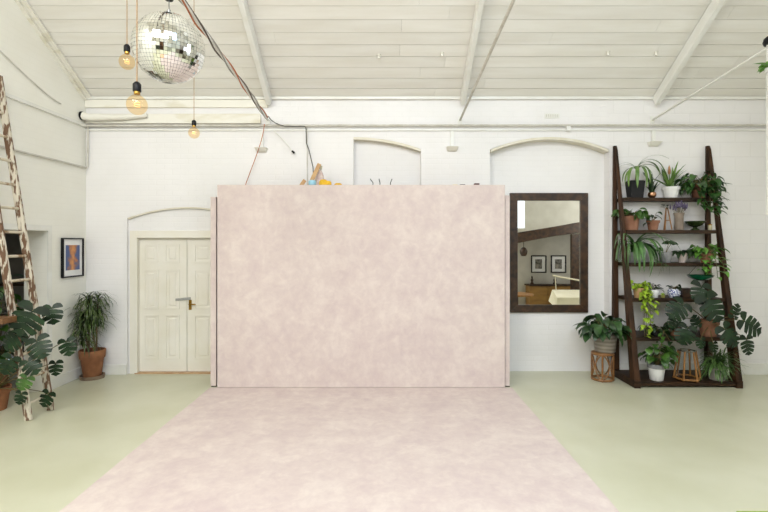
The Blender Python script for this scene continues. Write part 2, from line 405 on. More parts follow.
# baseboards
b = N(); box(b, X_(609.5,D), XR, D-.025, D, 0, .17); struct('baseboard_right', b, m_trim, bevel=.006)
b = N(); box(b, XL, X_(127,D), D-.025, D, 0, .15); struct('baseboard_back', b, m_trim, bevel=.006)
b = N(); box(b, XL, XL+.022, DY1+.07, D-.03, 0, .15); box(b, XL, XL+.022, 2.5, DY0-.07, 0, .15); struct('baseboard_left', b, m_trim, bevel=.006)
# rafters and tie rods
NX = [X_(268,D), X_(460,D), X_(652,D)]
nn = Vector((0,-SL,-1)).normalized()
wherer = ['above the disco ball', 'above the middle of the backdrop', 'above the plant shelf']
for x, s in zip(NX, wherer):
    b = N(); A = Vector((x+.03, D-.01, 4.10)) + nn*.075; B = Vector((x+.03, RY, RZ)) + nn*.075
    beam(b, A, B, .07, .15, nn)
    for yy in (0,): beam(b, (x+.03, 2*RY-D+.01, 4.04), (x+.03, RY, RZ-.06), .085, .11, Vector((0,SL,-1)))
    o = obj('rafter', b, m_trim, bevel=.008); o['kind'] = 'structure'; o.name = 'trim_%d' % (8 + wherer.index(s))
for i, x in enumerate(NX):
    t = thing('tie_rod', ['steel tie rod wrapped in cables beside the disco ball', 'bare steel tie rod rising over the middle of the backdrop', 'white steel tie rod rising beyond the plant shelf'][i], 'rod', (x, D, 3.77), 'roof tie rods')
    b = N(); tube(b, [(0,-.0,0), (0, RY-D, .505), (0, 2*(RY-D)+.02, 0)], .017, 8); obj('rod', b, m_trim if i != 1 else m_grey, t, smooth=True)
    b = N(); box(b, -.03, .03, -.015, -.001, -.06, .06); obj('anchor_plate', b, m_trim, t)
# wall brackets under the eaves
for i, (px, py) in enumerate(((262,152), (452,151), (653,146))):
    t = thing('wall_corbel', ['small white wall corbel beside the hanging orange cable', 'small white wall corbel above the backdrop between two arches', 'small white wall corbel above the plant shelf'][i], 'bracket', (X_(px,D), D, Z_(py,D)), 'wall corbels under the pipe')
    b = N(); box(b, -.025, .025, -.03, -.001, .02, Z_(131,D)-Z_(py,D)-.003); obj('upright', b, m_trim, t, bevel=.004)
    b = N(); hexa(b, [(-.05,-.05,0),(.05,-.05,0),(.07,-.001,-.01),(-.07,-.001,-.01)], [(-.09,-.11,.05),(.09,-.11,.05),(.09,-.001,.05),(-.09,-.001,.05)]); obj('shelf_block', b, m_old, t, bevel=.004)
b = N(); x, z = X_(567,D), Z_(129,D); box(b, x-.03, x+.03, D-.075, D-.029, z-.04, z+.03); o = obj('pipe_clamp', b, m_trim, bevel=.006); tag(o, 'small white clamp on the pipe above the tall arch', 'clamp')
t = thing('air_brick', 'small slotted air vent in the plaster band above the mirror', 'vent', (X_(552,D), D, Z_(116,D)))
b = N(); box(b, -.11, .11, -.008, -.001, -.035, .035); obj('plate', b, m_plain, t, bevel=.002)
b = N()
for k in range(7): box(b, -.092+k*.028, -.08+k*.028, -.0095, -.0075, -.022, .022)
obj('slots', b, m_grey, t)
for i, (px, py) in enumerate(((379,55), (442,53), (608,52), (656,52))):
    Y = (2.15 + SL*D) / (SL + (243-py)/F); p = W(px, py, Y)
    b = N(); lathe(b, [(0,-.05),(.018,-.048),(.022,-.03),(.012,-.012),(.028,-.004),(.028,.006),(0,.006)], 12)
    o = obj('ceiling_knob', b, m_old, smooth=True); o.location = p
    tag(o, ['white ceiling knob above the half arch', 'white ceiling knob just beside the middle rafter', 'white ceiling knob standing over the tall arch', 'white ceiling knob between tall arch and third rafter'][i], 'knob', 'ceiling knobs')

# ------------------------------------------------------------------ double door
dY = D + .107
dr = sthing('door_1')
def leaf_door(x0, x1, name):
    b = N(); z1 = Z_(236, D) - .006; box(b, x0, x1, dY, dY+.045, .015, z1); o = obj(name, b, m_door, dr, bevel=.003)
    b = N(); wd = (x1 - x0); st = .105; cw = (wd - 3*st)/2
    for c in range(2):
        a = x0 + st + c*(cw+st)
        for (za, zb) in ((Z_(361,D), Z_(316,D)), (Z_(310,D), Z_(270,D)), (Z_(263,D), Z_(244,D))):
            # raised moulding frame and raised field
            for (p, q, r, s) in ((a,a+cw,za,za+.02),(a,a+cw,zb-.02,zb),(a,a+.02,za+.02,zb-.02),(a+cw-.02,a+cw,za+.02,zb-.02)):
                box(b, p, q, dY-.012, dY+.001, r, s)
            hexa(b, [(a+.05,dY+.001,za+.05),(a+cw-.05,dY+.001,za+.05),(a+cw-.05,dY+.001,zb-.05),(a+.05,dY+.001,zb-.05)],
                    [(a+.065,dY-.008,za+.065),(a+cw-.065,dY-.008,za+.065),(a+cw-.065,dY-.008,zb-.065),(a+.065,dY-.008,zb-.065)])
    obj('panel_moulding', b, m_door, o)
    return o
xm = X_(187, D)*dY/D
l1 = leaf_door(X_(133.4,D), xm-.003, 'door_leaf'); l2 = leaf_door(xm+.003, X_(241.8,D), 'door_leaf')
b = N(); xh = X_(190.3,dY); zh = Z_(304.5,dY)
box(b, xh-.022, xh+.022, dY-.008, dY-.0005, zh-.08, zh+.07); obj('lock_plate', b, m_brass, dr, bevel=.003)
b = N(); tube(b, [(xh, dY-.008, zh+.01), (xh, dY-.05, zh+.01), (xh+.02, dY-.055, zh+.01), (xh+.10, dY-.055, zh+.008)], .010, 8); obj('door_handle', b, m_brass, dr, smooth=True)
b = N(); za = Z_(298.5,dY); hexa(b, [(X_(176,dY),dY-.022,za-.035),(X_(191,dY),dY-.022,za-.018),(X_(191,dY),dY-.012,za-.018),(X_(176,dY),dY-.012,za-.035)], [(X_(176,dY),dY-.022,za+.0),(X_(191,dY),dY-.022,za+.022),(X_(191,dY),dY-.012,za+.022),(X_(176,dY),dY-.012,za+.0)])
obj('hasp', b, pm('hasp_grey', (150,150,144), (170,170,164), 20, .5), dr, bevel=.002)
b = N(); a0, a1 = X_(128,D)+.01, X_(247,D)-.01; zt = Z_(236,D)
box(b, a0, X_(136,D), D+.025, D+.105, 0, zt+.08); box(b, X_(241,D), a1, D+.025, D+.105, 0, zt+.08); box(b, X_(136,D), X_(241,D), D+.025, D+.105, zt-.03, zt+.08)
struct('trim_11', b, m_door, bevel=.006)
b = N(); box(b, X_(133,D)+.01, X_(241,D), D+.02, D+.128, .0, .014); struct('trim_12', b, pm('worn_threshold', (184,146,108), (204,172,134), 9, .6))
# ------------------------------------------------------------------ mirror on the recess wall
YM = D + REC
def frame_thing(name, label, cat, x0, x1, z0, z1, y, wd, dep, mf, mg, facing=-1, mount=None):
    t = thing(name, label, cat, ((x0+x1)/2, y, (z0+z1)/2)); hx, hz = (x1-x0)/2, (z1-z0)/2
    ya, yb = (-dep, -.002) if facing < 0 else (.002, dep)
    b = N(); prism(b, [(-hx,ya,-hz),(-hx+wd,ya,-hz+wd),(-hx+wd,ya,hz-wd),(-hx,ya,hz)], (0,yb-ya,0)); prism(b, [(hx,ya,-hz),(hx,ya,hz),(hx-wd,ya,hz-wd),(hx-wd,ya,-hz+wd)], (0,yb-ya,0))
    prism(b, [(-hx,ya,hz),(-hx+wd,ya,hz-wd),(hx-wd,ya,hz-wd),(hx,ya,hz)], (0,yb-ya,0)); prism(b, [(-hx,ya,-hz),(hx,ya,-hz),(hx-wd,ya,-hz+wd),(-hx+wd,ya,-hz+wd)], (0,yb-ya,0))
    obj('frame', b, mf, t, bevel=.004)
    b = N(); ym = ya*.5; box(b, -hx+wd*.8, hx-wd*.8, min(ym, ym*.6), max(ym, ym*.6), -hz+wd*.8, hz-wd*.8)
    return t, obj(mg[0], b, mg[1], t), (hx-wd, hz-wd, ym)
M = Mat('mirror_silver'); M.b.inputs['Metallic'].default_value = 1; M.b.inputs['Roughness'].default_value = .01; M.b.inputs['Base Color'].default_value = (.95,.95,.92,1)
frame_thing('wall_mirror', 'large wall mirror in a rough dark brown timber frame', 'mirror', X_(510,YM-.04), X_(588,YM-.04), Z_(312.5,YM-.04), Z_(193,YM-.04), YM, .115, .05, m_frame, ('mirror_glass', M.m))

# ------------------------------------------------------------------ backdrop and floor cloth
YP = 6.455
bx0, bx1, bz = X_(217.2,YP), X_(505,YP), Z_(184.8,YP)
t = thing('studio_backdrop', 'wide standing studio flat covered in mottled pale pink canvas', 'backdrop', ((bx0+bx1)/2, YP, 0)); hw = (bx1-bx0)/2
b = N(); box(b, -hw, hw, 0, .03, .0066, bz); obj('front_panel', b, m_pink, t, bevel=.004)
b = N(); box(b, -hw+.03, hw-.03, .03, .42, bz-.05, bz-.012); obj('top_board', b, m_palewood, t)
b = N()
for x in (-hw+.05, -hw/3, hw/3, hw-.05):
    box(b, x-.03, x+.03, .03, .09, .01, bz-.05); box(b, x-.03, x+.03, .36, .42, .01, bz-.05); box(b, x-.03, x+.03, .09, .36, .01, .07)
obj('timber_frame', b, m_dark, t)
for s, a0, a1, py in ((-1, 211, 216.6, 197), (1, 504.7, 509.4, 195.5)):
    yw = 6.52; cx = (bx0+bx1)/2
    b = N(); box(b, X_(a0,yw)-cx, X_(a1,yw)-cx, yw-YP-.02, yw-YP+.05, .014, Z_(py,yw)); obj('side_wing', b, m_pink, t, bevel=.004)
    b = N(); box(b, X_(a0,yw)-cx+.01, X_(a1,yw)-cx, yw-YP-.015, yw-YP+.05, .0005, .014); obj('wing_foot', b, m_dark, t)
    x = -hw-.02 if s < 0 else hw+.003
    b = N(); box(b, x, x+.017, .12, .16, .02, Z_(py,yw)-.02); obj('side_batten', b, m_dark, t)
b = N(); zt = .006
fx0, fx1 = -2.365, 1.69
n = 40; rows = []
random.seed(8)
for i in range(n+1):
    y = YP - .001 - i*(YP+.6)/n
    rows.append([b.verts.new((fx0 + random.uniform(-.004,.004), y, zt)), b.verts.new((fx1 + random.uniform(-.004,.004), y, zt))])
for p, q in zip(rows, rows[1:]): b.faces.new((p[0], p[1], q[1], q[0]))
bmesh.ops.recalc_face_normals(b, faces=b.faces)
r = bmesh.ops.extrude_face_region(b, geom=b.faces[:]); 
for v in [g for g in r['geom'] if isinstance(g, bmesh.types.BMVert)]: v.co.z = .0005
o = obj('canvas_floor_cloth', b, m_pink); tag(o, 'wide pale pink canvas cloth rolled out over the green floor', 'floor cloth')

# things lying on top of the flat
bt = bz - .012 + .001
YT = 6.66
def onTop(px): return X_(px, YT)
b = N(); beam(b, (onTop(309), YT, bt+.012), (onTop(319), YT+.05, bt+.335), .055, .02, (0,1,0)); tag(obj('timber_offcut', b, m_palewood, bevel=.002), 'long tan plank leaning up at a slant on top of the backdrop', 'plank', 'offcuts on the backdrop')
b = N(); beam(b, (onTop(301), YT-.03, bt+.012), (onTop(305), YT-.01, bt+.10), .05, .02, (0,1,0)); tag(obj('timber_offcut', b, m_palewood, bevel=.002), 'short pale plank leaning at the end of the clutter on the backdrop', 'plank', 'offcuts on the backdrop')
t = thing('cloth_bundle', 'pale pink and grey rag bundle behind the slanted plank', 'rag', (onTop(318.5), YT+.14, bt))
b = N(); lathe(b, [(0,0),(.06,0),(.075,.06),(.06,.13),(.045,.2),(.03,.25),(0,.27)], 12)
random.seed(1)
for v in b.verts: v.co += Vector((random.uniform(-.012,.012), random.uniform(-.012,.012), 0 if v.co.z < .01 else random.uniform(-.01,.01)))
obj('cloth', b, pm('rose_rag', (206,178,172), (226,212,204), 20, .9), t, smooth=True)
b = N(); tube(b, [(.0,0,.27),(.015,0,.32)], .025, 8); obj('knot', b, pm('pale_knot', (190,190,160), (210,206,186), 20, .9), t, smooth=True)
b = N(); lathe(b, [(0,0),(.045,0),(.055,.02),(.055,.07),(.04,.085),(0,.088)], 16); o = obj('light_blue_ball', b, pm('sky_blue_plastic', (156,206,226), None, rough=.4), smooth=True); o.name = 'blue_tub'; o.location = (onTop(313.5), YT-.1, bt); tag(o, 'small light blue tub on top of the backdrop', 'tub')
for px, r, s in ((324, .062, 'taller yellow sponge beside the blue tub'), (328.5, .05, 'smaller yellow sponge touching the taller one'), (338.5, .055, 'flat yellow sponge lying alone on the backdrop')):
    b = N(); k = r*(1.6 if px < 335 else .9); lathe(b, [(0,0),(r*.9,0),(r,.25*k),(r*.95,.75*k),(r*.6,k),(0,k*1.02)], 10); o = obj('sponge', b, pm('yellow_sponge', (242,196,60), (226,176,44), 50, .9, .4), smooth=True); o.location = (onTop(px), YT-.06, bt); tag(o, s, 'sponge', 'yellow sponges on the backdrop')
for px, dx, s in ((373, -.035, 'black wire end bent away from its twins above the half arch'), (380, -.012, 'middle of three black wire ends on the backdrop'), (390.5, .02, 'black wire end standing nearest the flat middle of the backdrop')):
    b = N(); tube(b, [(0,0,0),(-dx*.1,0,.05),(dx,0,.105)], .006, 6); o = obj('wire_hook', b, m_black, smooth=True); o.location = (onTop(px), YT-.1, bt); tag(o, s, 'hook', 'black wire hooks on the backdrop')
b = N(); box(b, -.035,.035,-.03,.03,0,.045); o = obj('small_tin', b, pm('dark_red_tin', (92,52,48), (70,40,40), 9, .5), bevel=.004); o.location = (onTop(475.5), YT-.08, bt); tag(o, 'small dark red tin on top of the backdrop', 'tin')
b = N(); box(b, -.035,.035,-.03,.03,0,.03); o = obj('black_box', b, m_black, bevel=.004); o.location = (onTop(461.5), YT-.08, bt); tag(o, 'tiny black box on top of the backdrop', 'box')
b = N(); box(b, -.035,.035,-.03,.03,0,.026); o = obj('yellow_block', b, pm('pale_yellow_block', (240,220,140), None, rough=.6), bevel=.004); o.location = (onTop(454), YT-.08, bt); tag(o, 'pale yellow block beside the tiny black box', 'block')

# ------------------------------------------------------------------ cables on the tie rod
xr_ = NX[0]
def rod(y): return Vector((xr_, y, 3.77 + .0898*(D-y)))
random.seed(5)
for nm, m, ph, lab in (('wrapped_cable', m_orange, 0, 'orange cable wound loosely around the tie rod'), ('wrapped_cable', pm('dark_brown_cable', (84,70,60), None, rough=.6), 2.2, 'dark brown cable wound around the same tie rod'), ('wrapped_cable', pm('grey_cable', (150,146,138), None, rough=.5), 4.1, 'silver grey cable wound around the same tie rod')):
    b = N(); P = []
    for i in range(90):
        y = D - .12 - i*.055; a = ph + i*.22; q = rod(y); rr = .022 + .008*math.sin(i*.31+ph)
        P.append(q + Vector((math.cos(a)*rr, 0, math.sin(a)*rr)))
    tube(b, P, .0085, 6); tag(obj(nm, b, m, smooth=True), lab, 'cable', 'cables on the tie rod')
b = N(); a0 = W(264.5, 124, D-.10); tube(b, curve(a0, a0 + Vector((-.03,0,-.3)), W(252,165,D-.08), W(243,192,D-.07), 10), .006, 6); tag(obj('hanging_cable', b, m_orange, smooth=True), 'thin orange cable hanging down behind the backdrop edge', 'cable')
b = N(); tube(b, curve(W(268,116,D-.12), W(272,122,D-.12), W(276,124,D-.09), W(285,126.3,D-.10), 8) + [W(305,126.5,D-.09), W(306,128,D-.09), W(306.4,143,D-.08), W(309,150,D-.07), W(313,167,D-.07), W(314,190,D-.1)], .007, 6); tag(obj('hanging_cable', b, pm('charcoal_cable', (70,68,66), None, rough=.6), smooth=True), 'black cable running off the pipe and down behind the leaning plank', 'cable')
b = N(); tube(b, [W(307,126,D-.03), W(307.2,190,D-.03)], .006, 6); tag(obj('wall_pipe', b, m_grey, smooth=True), 'thin vertical grey wire run on the wall above the clutter', 'pipe')
t = thing('loose_lead', 'short pale lead ending in a black plug near the first corbel', 'cable', W(274,131,D-.05))
b = N(); o0 = W(274,131,D-.05); q = [p - o0 for p in curve(o0, W(282,138,D-.05), W(288,144,D-.06), W(292,151,D-.06), 8)]; tube(b, q, .007, 6); obj('lead', b, m_trim, t, smooth=True)
b = N(); tube(b, [q[-1], q[-1] + Vector((.035,0,-.03))], .016, 8); obj('plug', b, m_black, t, smooth=True)

# ------------------------------------------------------------------ disco ball and pendants
def ceil_z(y): return 4.10 + SL*(D-y)
YD = 3.7; RB = .262
pc = W(169, 48.5, YD)
t = thing('disco_ball', 'mirrored disco ball hanging from the roof', 'disco ball', pc)
b = N(); bmesh.ops.create_uvsphere(b, u_segments=60, v_segments=30, radius=RB)
tiles = [f for f in b.faces if len(f.verts) == 4]
bmesh.ops.inset_individual(b, faces=tiles, thickness=.0013, depth=-.0)
random.seed(11)
inner = [f for f in tiles if len(f.verts) == 4 and f.calc_area() > 1e-5 and abs(f.normal.dot(f.calc_center_median().normalized())) > .5]
for f in inner:
    if f.calc_area() < .00012: pass
    c = f.calc_center_median(); nrm = c.normalized(); ax = Vector((random.gauss(0,1), random.gauss(0,1), random.gauss(0,1))).normalized()
    R = Matrix.Rotation(random.gauss(0, .05), 3, ax)
    for v in f.verts: v.co = c + R @ (v.co - c)
bmesh.ops.delete(b, geom=[f for f in b.faces if f not in set(inner)], context='FACES')
M = Mat('mirror_tiles'); M.b.inputs['Metallic'].default_value = 1; M.b.inputs['Roughness'].default_value = .06
g = M.n('ShaderNodeNewGeometry'); M.b.inputs['Base Color'].default_value = (.9,.9,.87,1)
obj('mirror_tiles', b, M.m, t).rotation_euler = (.1,.05,.3)
b = N(); bmesh.ops.create_uvsphere(b, u_segments=40, v_segments=20, radius=RB-.005); obj('core', b, pm('tile_grout', (120,118,110), None, rough=.8), t, smooth=True)
b = N(); lathe(b, [(0,RB-.004),(.035,RB-.004),(.035,RB+.01),(.012,RB+.02),(.012,RB+.035),(0,RB+.035)], 16); obj('top_cap', b, m_steel, t, smooth=True)
b = N(); tube(b, [(0,0,RB+.03),(0,0,RB+.11)], .004, 6); obj('hook', b, m_steel, t)
b = N(); lathe(b, [(0,RB+.11),(.03,RB+.11),(.035,RB+.125),(.035,RB+.20),(0,RB+.21)], 14); obj('motor', b, m_black, t, smooth=True)
b = N(); tube(b, [(0,0,RB+.2),(0,0,ceil_z(YD)-pc.z)], .008, 6); obj('hanging_rod', b, m_black, t)
m_amber = glassy('amber_bulb_glass', (1.0,.89,.71,1), .12)
m_fil = glow('warm_filament', (255,205,140), 2)
for px, py, Y, rb, lab in ((127,62,4.0,.0625,'amber globe bulb hung highest, its flex clear of the disco ball'), (137,105,3.05,.0625,'largest amber globe bulb hanging just below the disco ball'), (194,133,5.45,.0625,'smallest amber globe bulb hanging lowest behind the disco ball')):
    p = W(px, py, Y); t = thing('pendant_bulb', lab, 'pendant lamp', p, 'amber globe pendants')
    b = N(); pr = [(0,-rb)] + [(rb*math.sin(a), -rb*math.cos(a)) for a in [PI*k/14 for k in range(1,12)]]
    pr += [(.022, rb*.98), (.018, rb*1.1)]; lathe(b, pr, 24); obj('glass_globe', b, m_amber, t, smooth=True)
    b = N(); lathe(b, [(0,rb*1.08),(.017,rb*1.08),(.019,rb*1.1),(.019,rb*1.42),(0,rb*1.42)], 14); obj('screw_cap', b, m_brass, t, smooth=True)
    b = N(); lathe(b, [(0,rb*1.35),(.024,rb*1.35),(.025,rb*1.4),(.025,rb*2.1),(.012,rb*2.35),(0,rb*2.36)], 14); obj('lamp_holder', b, m_black, t, smooth=True)
    b = N(); tube(b, [(.018*math.cos(k*.9), .018*math.sin(k*.9), -.012+.002*k) for k in range(16)], .0016, 5); obj('filament', b, m_fil, t)
    b = N(); tube(b, [(0,0,rb*2.3),(0,0,ceil_z(Y)-p.z)], .0035, 6); obj('flex', b, m_rope, t)

# ------------------------------------------------------------------ leaves
def P_oval(t): return max(.04, math.sin(PI*min(1,t**.75))**.8) if t < 1 else 0
def P_strap(t): return (.55+.45*min(1,t*4)) * min(1,(1-t)*2.6)**.6
def P_heart(t): return (max(0, 1-t)**.75) * min(1,.55+t*3) if t < 1 else 0
def leaf(bm, p, az, el, L, wd, bend, prof=P_oval, n=6, fold=.25, twist=0, early=0):
    p = Vector(p); prev = None
    for i in range(n+1):
        t = i/n; d = Vector((math.cos(az)*math.cos(el), math.sin(az)*math.cos(el), math.sin(el)))
        s = Vector((-math.sin(az), math.cos(az), 0)); up = s.cross(d) * -1
        if twist: s = (s*math.cos(twist) + up*math.sin(twist)); up = s.cross(d)*-1
        h = wd*prof(t)/2
        if i == n: cur = [bm.verts.new(p)]
        else: cur = [bm.verts.new(p - s*h + up*h*fold), bm.verts.new(p), bm.verts.new(p + s*h + up*h*fold)]
        if prev:
            if len(cur) == 3:
                bm.faces.new((prev[0], prev[1], cur[1], cur[0])); bm.faces.new((prev[1], prev[2], cur[2], cur[1]))
            else: bm.faces.new((prev[0], prev[1], cur[0])); bm.faces.new((prev[1], prev[2], cur[0]))
        prev = cur; p = p + d*(L/n); el -= bend/n*(max(0, 2.2*(1-t) - .1) if early else 1)
def leafy(fb, sb, base, n, R, z0, z1, L, wd, rng, bend=1.0, el=.3, prof=P_oval, sq=1.0, az0=0, azr=2*PI):
    """bushy plant: petioles from base to points in a dome, a leaf on each"""
    base = Vector(base)
    for i in range(n):
        a = az0 + azr*(i + rng.uniform(-.4,.4))/n*(1 if azr < 6 else 2.618*n/2/PI*1.0)
        r = R*math.sqrt(rng.uniform(.05,1)); z = z0 + (z1-z0)*(rng.uniform(.1,1) * (1 - .45*(r/R)**2))
        q = base + Vector((math.cos(a)*r, math.sin(a)*r*sq, z))
        tube(sb, curve(base + Vector((rng.uniform(-.02,.02),rng.uniform(-.02,.02),0)), base.lerp(q,.3)+Vector((0,0,z*.3)), base.lerp(q,.75)+Vector((0,0,abs(z)*.2)), q, 4), .0035, 5, .0022)
        leaf(fb, q, a + rng.uniform(-.5,.5), el - .3 + rng.uniform(-.5,.4), L*rng.uniform(.75,1.15), wd*rng.uniform(.9,1.3), bend*rng.uniform(.7,1.5), prof, twist=rng.uniform(-.7,.7))
        if i % 2: leaf(fb, base.lerp(q,.8), a + rng.uniform(-1.4,1.4), el - .3 + rng.uniform(-.5,.4), L*rng.uniform(.7,1.0), wd*rng.uniform(.9,1.2), bend*rng.uniform(.7,1.5), prof, twist=rng.uniform(-.7,.7))
def mon_leaf(size, slits=5, curl=.35, rng=random):
    """split heart-shaped leaf: stalk end at the origin, tip along +Y, upper face +Z"""
    bm = N()
    def margin(t):   # outline half-width of the heart along the midrib
        return .56*(math.sin(PI*min(1,(t+.22)/1.22)**.85))**.75 if t < 1 else 0
    def P(x, y): return Vector((x*size, y*size, (-curl*(x*x*1.3 + max(0,y)**2*.7) + .08*abs(x))*size))
    for sd in (-1, 1):
        cuts = [-.02] + [(.10 + .82*(i/slits)) for i in range(slits)] + [1.0]
        # back lobe
        prev = [P(0,0), P(sd*.10,-.16), P(sd*.26,-.24), P(sd*.44,-.20), P(sd*.54,-.06), P(sd*.56,.06), P(sd*.30,.08), P(0,.10)]
        vs = [bm.verts.new(p) for p in prev]; c = bm.verts.new(P(sd*.22,-.05))
        for i in range(len(vs)-1): bm.faces.new((c, vs[i], vs[i+1]))
        bm.faces.new((c, vs[-1], vs[0]))
        for i in range(1, len(cuts)-1):
            a, e = cuts[i], cuts[i+1]; g = (e-a)
            fwd = .10 + .12*a
            ma, me_ = margin(a+g*.2), margin(e)
            last = i == len(cuts)-2
            k = .42
            rows = []
            for u in (0, .35, .7, 1.0):
                if last: w0, w1 = a + fwd*u*(.9), (e - (e-a)*.0)
                shrink = 0 if u <= .35 else g*.05*(u)
                x = u*(ma if not last else ma)
                y0 = a + fwd*u + shrink; y1 = e + fwd*u - shrink
                x0, x1 = u*ma, u*max(me_, ma*.55)
                if u == 1.0: y0 += g*.08; y1 -= g*.05
                if last: y1 = min(y1, 1.05 - .1*u); x1 = x0*.35; y0=min(y0,.98)
                rows.append((bm.verts.new(P(sd*x0, y0)), bm.verts.new(P(sd*x1, y1))))
            for p, q in zip(rows, rows[1:]):
                bm.faces.new((p[0], q[0], q[1], p[1]))
    return bm
def place_mleaf(t, base, pos, size, tip, nrm, rng, m, stem_m=None, slits=4):
    if size < .25: slits = 3
    """pos: leaf centre in thing space, tip/nrm directions"""
    size *= .80; tip = Vector(tip).normalized(); nrm = Vector(nrm); nrm = (nrm - tip*nrm.dot(tip)).normalized(); x = tip.cross(nrm)
    st = Vector(pos) - tip*size*.4
    R = Matrix((x, tip, nrm)).transposed()
    bm = mon_leaf(size, slits, rng.uniform(.15,.4), rng)
    for v in bm.verts: v.co = R @ v.co + st
    lf = obj('leaf', bm, m, t, smooth=True)
    b = N(); base = Vector(base); mid = base.lerp(st, .5) + Vector((0,0,.12*(st-base).length)) - nrm*.03
    tube(b, curve(base, base.lerp(mid,.6), mid.lerp(st,.6), st, 8) + [st + tip*size*.05], .007, 6, .004); obj('stalk', b, stem_m or m_stem, lf, smooth=True)
def pot(t, r0, r1, h, m, rim=True, seg=28, soil=True, name='pot'):
    b = N(); k = .012 if r1 > .07 else .006
    if rim: pr = [(0,0),(r0,0),(r0+(r1-r0)*.72, h*.74),(r1*1.0+k*.3, h*.74),(r1+k*.6, h*.99),(r1+k*.3,h),(r1-k,h),(r1-k*1.5,h*.80),(0,h*.80)]
    else: pr = [(0,0),(r0*.95,0),(r0,h*.03),(r1,h*.98),(r1-k*.3,h),(r1-k,h),(r1-k*1.3,h*.82),(0,h*.82)]
    lathe(b, pr, seg); o = obj(name, b, m, t, smooth=True)
    if soil:
        b = N(); lathe(b, [(0,h*.86),(r1-k*1.55,h*.85),(r1-k*1.6,h*.80),(0,h*.80)], 20); obj('soil', b, m_soil, t)
    return o
def fin(t, fb, sb, gm, sm=None):
    if t.location.y > 6.3 and t.location.x > 0:        # leaves press flat where they meet the wall
        for bb in (fb, sb):
            for v in (bb.verts if bb else ()):
                v.co.y = min(v.co.y, D - .012 - t.location.y - abs(v.co.x)*.02)
    if fb is not None and len(fb.verts): obj('foliage', fb, gm, t, smooth=True)
    if sb is not None and len(sb.verts): obj('stem', sb, sm or m_stem, t, smooth=True)

# ------------------------------------------------------------------ gable wall: picture, dracaena, ladder, plants
x = XL; fy0 = -XL*F/(386-60.5); fy1 = -XL*F/(386-81.5); z0, z1 = Z_(277,(fy0+fy1)/2), Z_(238,(fy0+fy1)/2)
t = thing('framed_picture', 'black framed figure print with white mount on the gable wall', 'picture', (XL, (fy0+fy1)/2, (z0+z1)/2)); hy, hz = (fy1-fy0)/2, (z1-z0)/2
b = N(); wd = .018
for (ya,yb,za,zb) in ((-hy,hy,hz-wd,hz),(-hy,hy,-hz,-hz+wd),(-hy,-hy+wd,-hz+wd,hz-wd),(hy-wd,hy,-hz+wd,hz-wd)): box(b, .002, .04, ya, yb, za, zb)
obj('frame', b, m_black, t, bevel=.002)
b = N(); box(b, .003, .02, -hy+wd, hy-wd, -hz+wd, hz-wd); mt = obj('mount', b, m_white_pot, t)
def art():
    M = Mat('print_ink'); tc = M.n('ShaderNodeTexCoord'); sp = M.n('ShaderNodeSeparateXYZ'); M.l(tc.outputs['Object'], sp.inputs[0])
    nz = M.n('ShaderNodeTexNoise'); nz.inputs['Scale'].default_value = 14; M.l(tc.outputs['Object'], nz.inputs['Vector'])
    ab = M.n('ShaderNodeMath', operation='ABSOLUTE'); M.l(sp.outputs[1], ab.inputs[0])
    sc = M.n('ShaderNodeMath', operation='MULTIPLY_ADD'); sc.inputs[1].default_value = 4.6; M.l(ab.outputs[0], sc.inputs[0]); M.l(nz.outputs['Fac'], sc.inputs[2])
    r = M.n('ShaderNodeValToRGB'); e = r.color_ramp.elements; e[0].position=.45; e[0].color=srgb((214,150,88)); e[1].position=1.0; e[1].color=srgb((74,92,140)); k=e.new(.72); k.color=srgb((176,116,84)); k=e.new(.86); k.color=srgb((120,104,116))
    M.l(sc.outputs[0], r.inputs[0]); M.l(r.outputs[0], M.b.inputs['Base Color']); return M.m
b = N(); box(b, .0195, .0215, -hy+.075, hy-.075, -hz+.10, hz-.10); obj('print', b, art(), mt)

rng = random.Random(4)
Yd = 6.93; t = thing('dracaena', 'bushy narrow-leaved dracaena in a terracotta pot standing in the corner', 'potted plant', (X_(92.3,Yd), Yd, 0))
b = N(); lathe(b, [(0,0),(.155,0),(.162,.05),(.152,.05),(.145,.02),(0,.02)], 28); obj('saucer', b, pm('worn_saucer', (120,100,82), (142,122,100), 8, .8), t, smooth=True)
hp = Z_(349.5,Yd); b = N()
pr = [(0,.022),(.115,.022),(.15,hp*.72),(.165,hp*.72),(.175,hp*.98),(.17,hp),(.155,hp),(.15,hp*.85),(0,hp*.85)]; lathe(b, pr, 28); obj('pot', b, m_terra2, t, smooth=True)
b = N(); lathe(b, [(0,hp*.88),(.149,hp*.87),(.149,hp*.85),(0,hp*.85)], 20); obj('soil', b, m_soil, t)
sb, fb = N(), N()
for (ax, ay, hx, hy_, hh) in ((-.05,-.02,-.10,-.08,.82), (.05,.02,.12,-.06,1.08), (.04,.0,.02,-.12,1.12), (-.05,0,-.04,-.02,1.02)):
    pts = curve((ax,ay,hp*.85), (ax,ay,hp+.2), (hx*.8,hy_,hh-.15), (hx,hy_,hh), 8); tube(sb, pts, .014, 7, .008)
    for k in range(170):
        zz = rng.uniform(-.34,.10); p = Vector((hx,hy_,hh+zz))
        az = rng.uniform(0,2*PI)
        leaf(fb, p, az, rng.uniform(.2,1.2), rng.uniform(.24,.38) * (.7 if math.cos(az) < -.3 else 1) * (.6 if math.sin(az) > .5 else 1), .015, rng.uniform(1.6,2.8), P_strap, 6, .2)
for v in fb.verts:
    lim = XL - t.location.x + .02
    if v.co.x < lim: v.co.x = lim + (lim - v.co.x)*.15
    if v.co.y > D - .01 - Yd: v.co.y = D - .01 - Yd - (v.co.y - D + .01 + Yd)*.1
fin(t, fb, sb, g_drac, m_trunk)

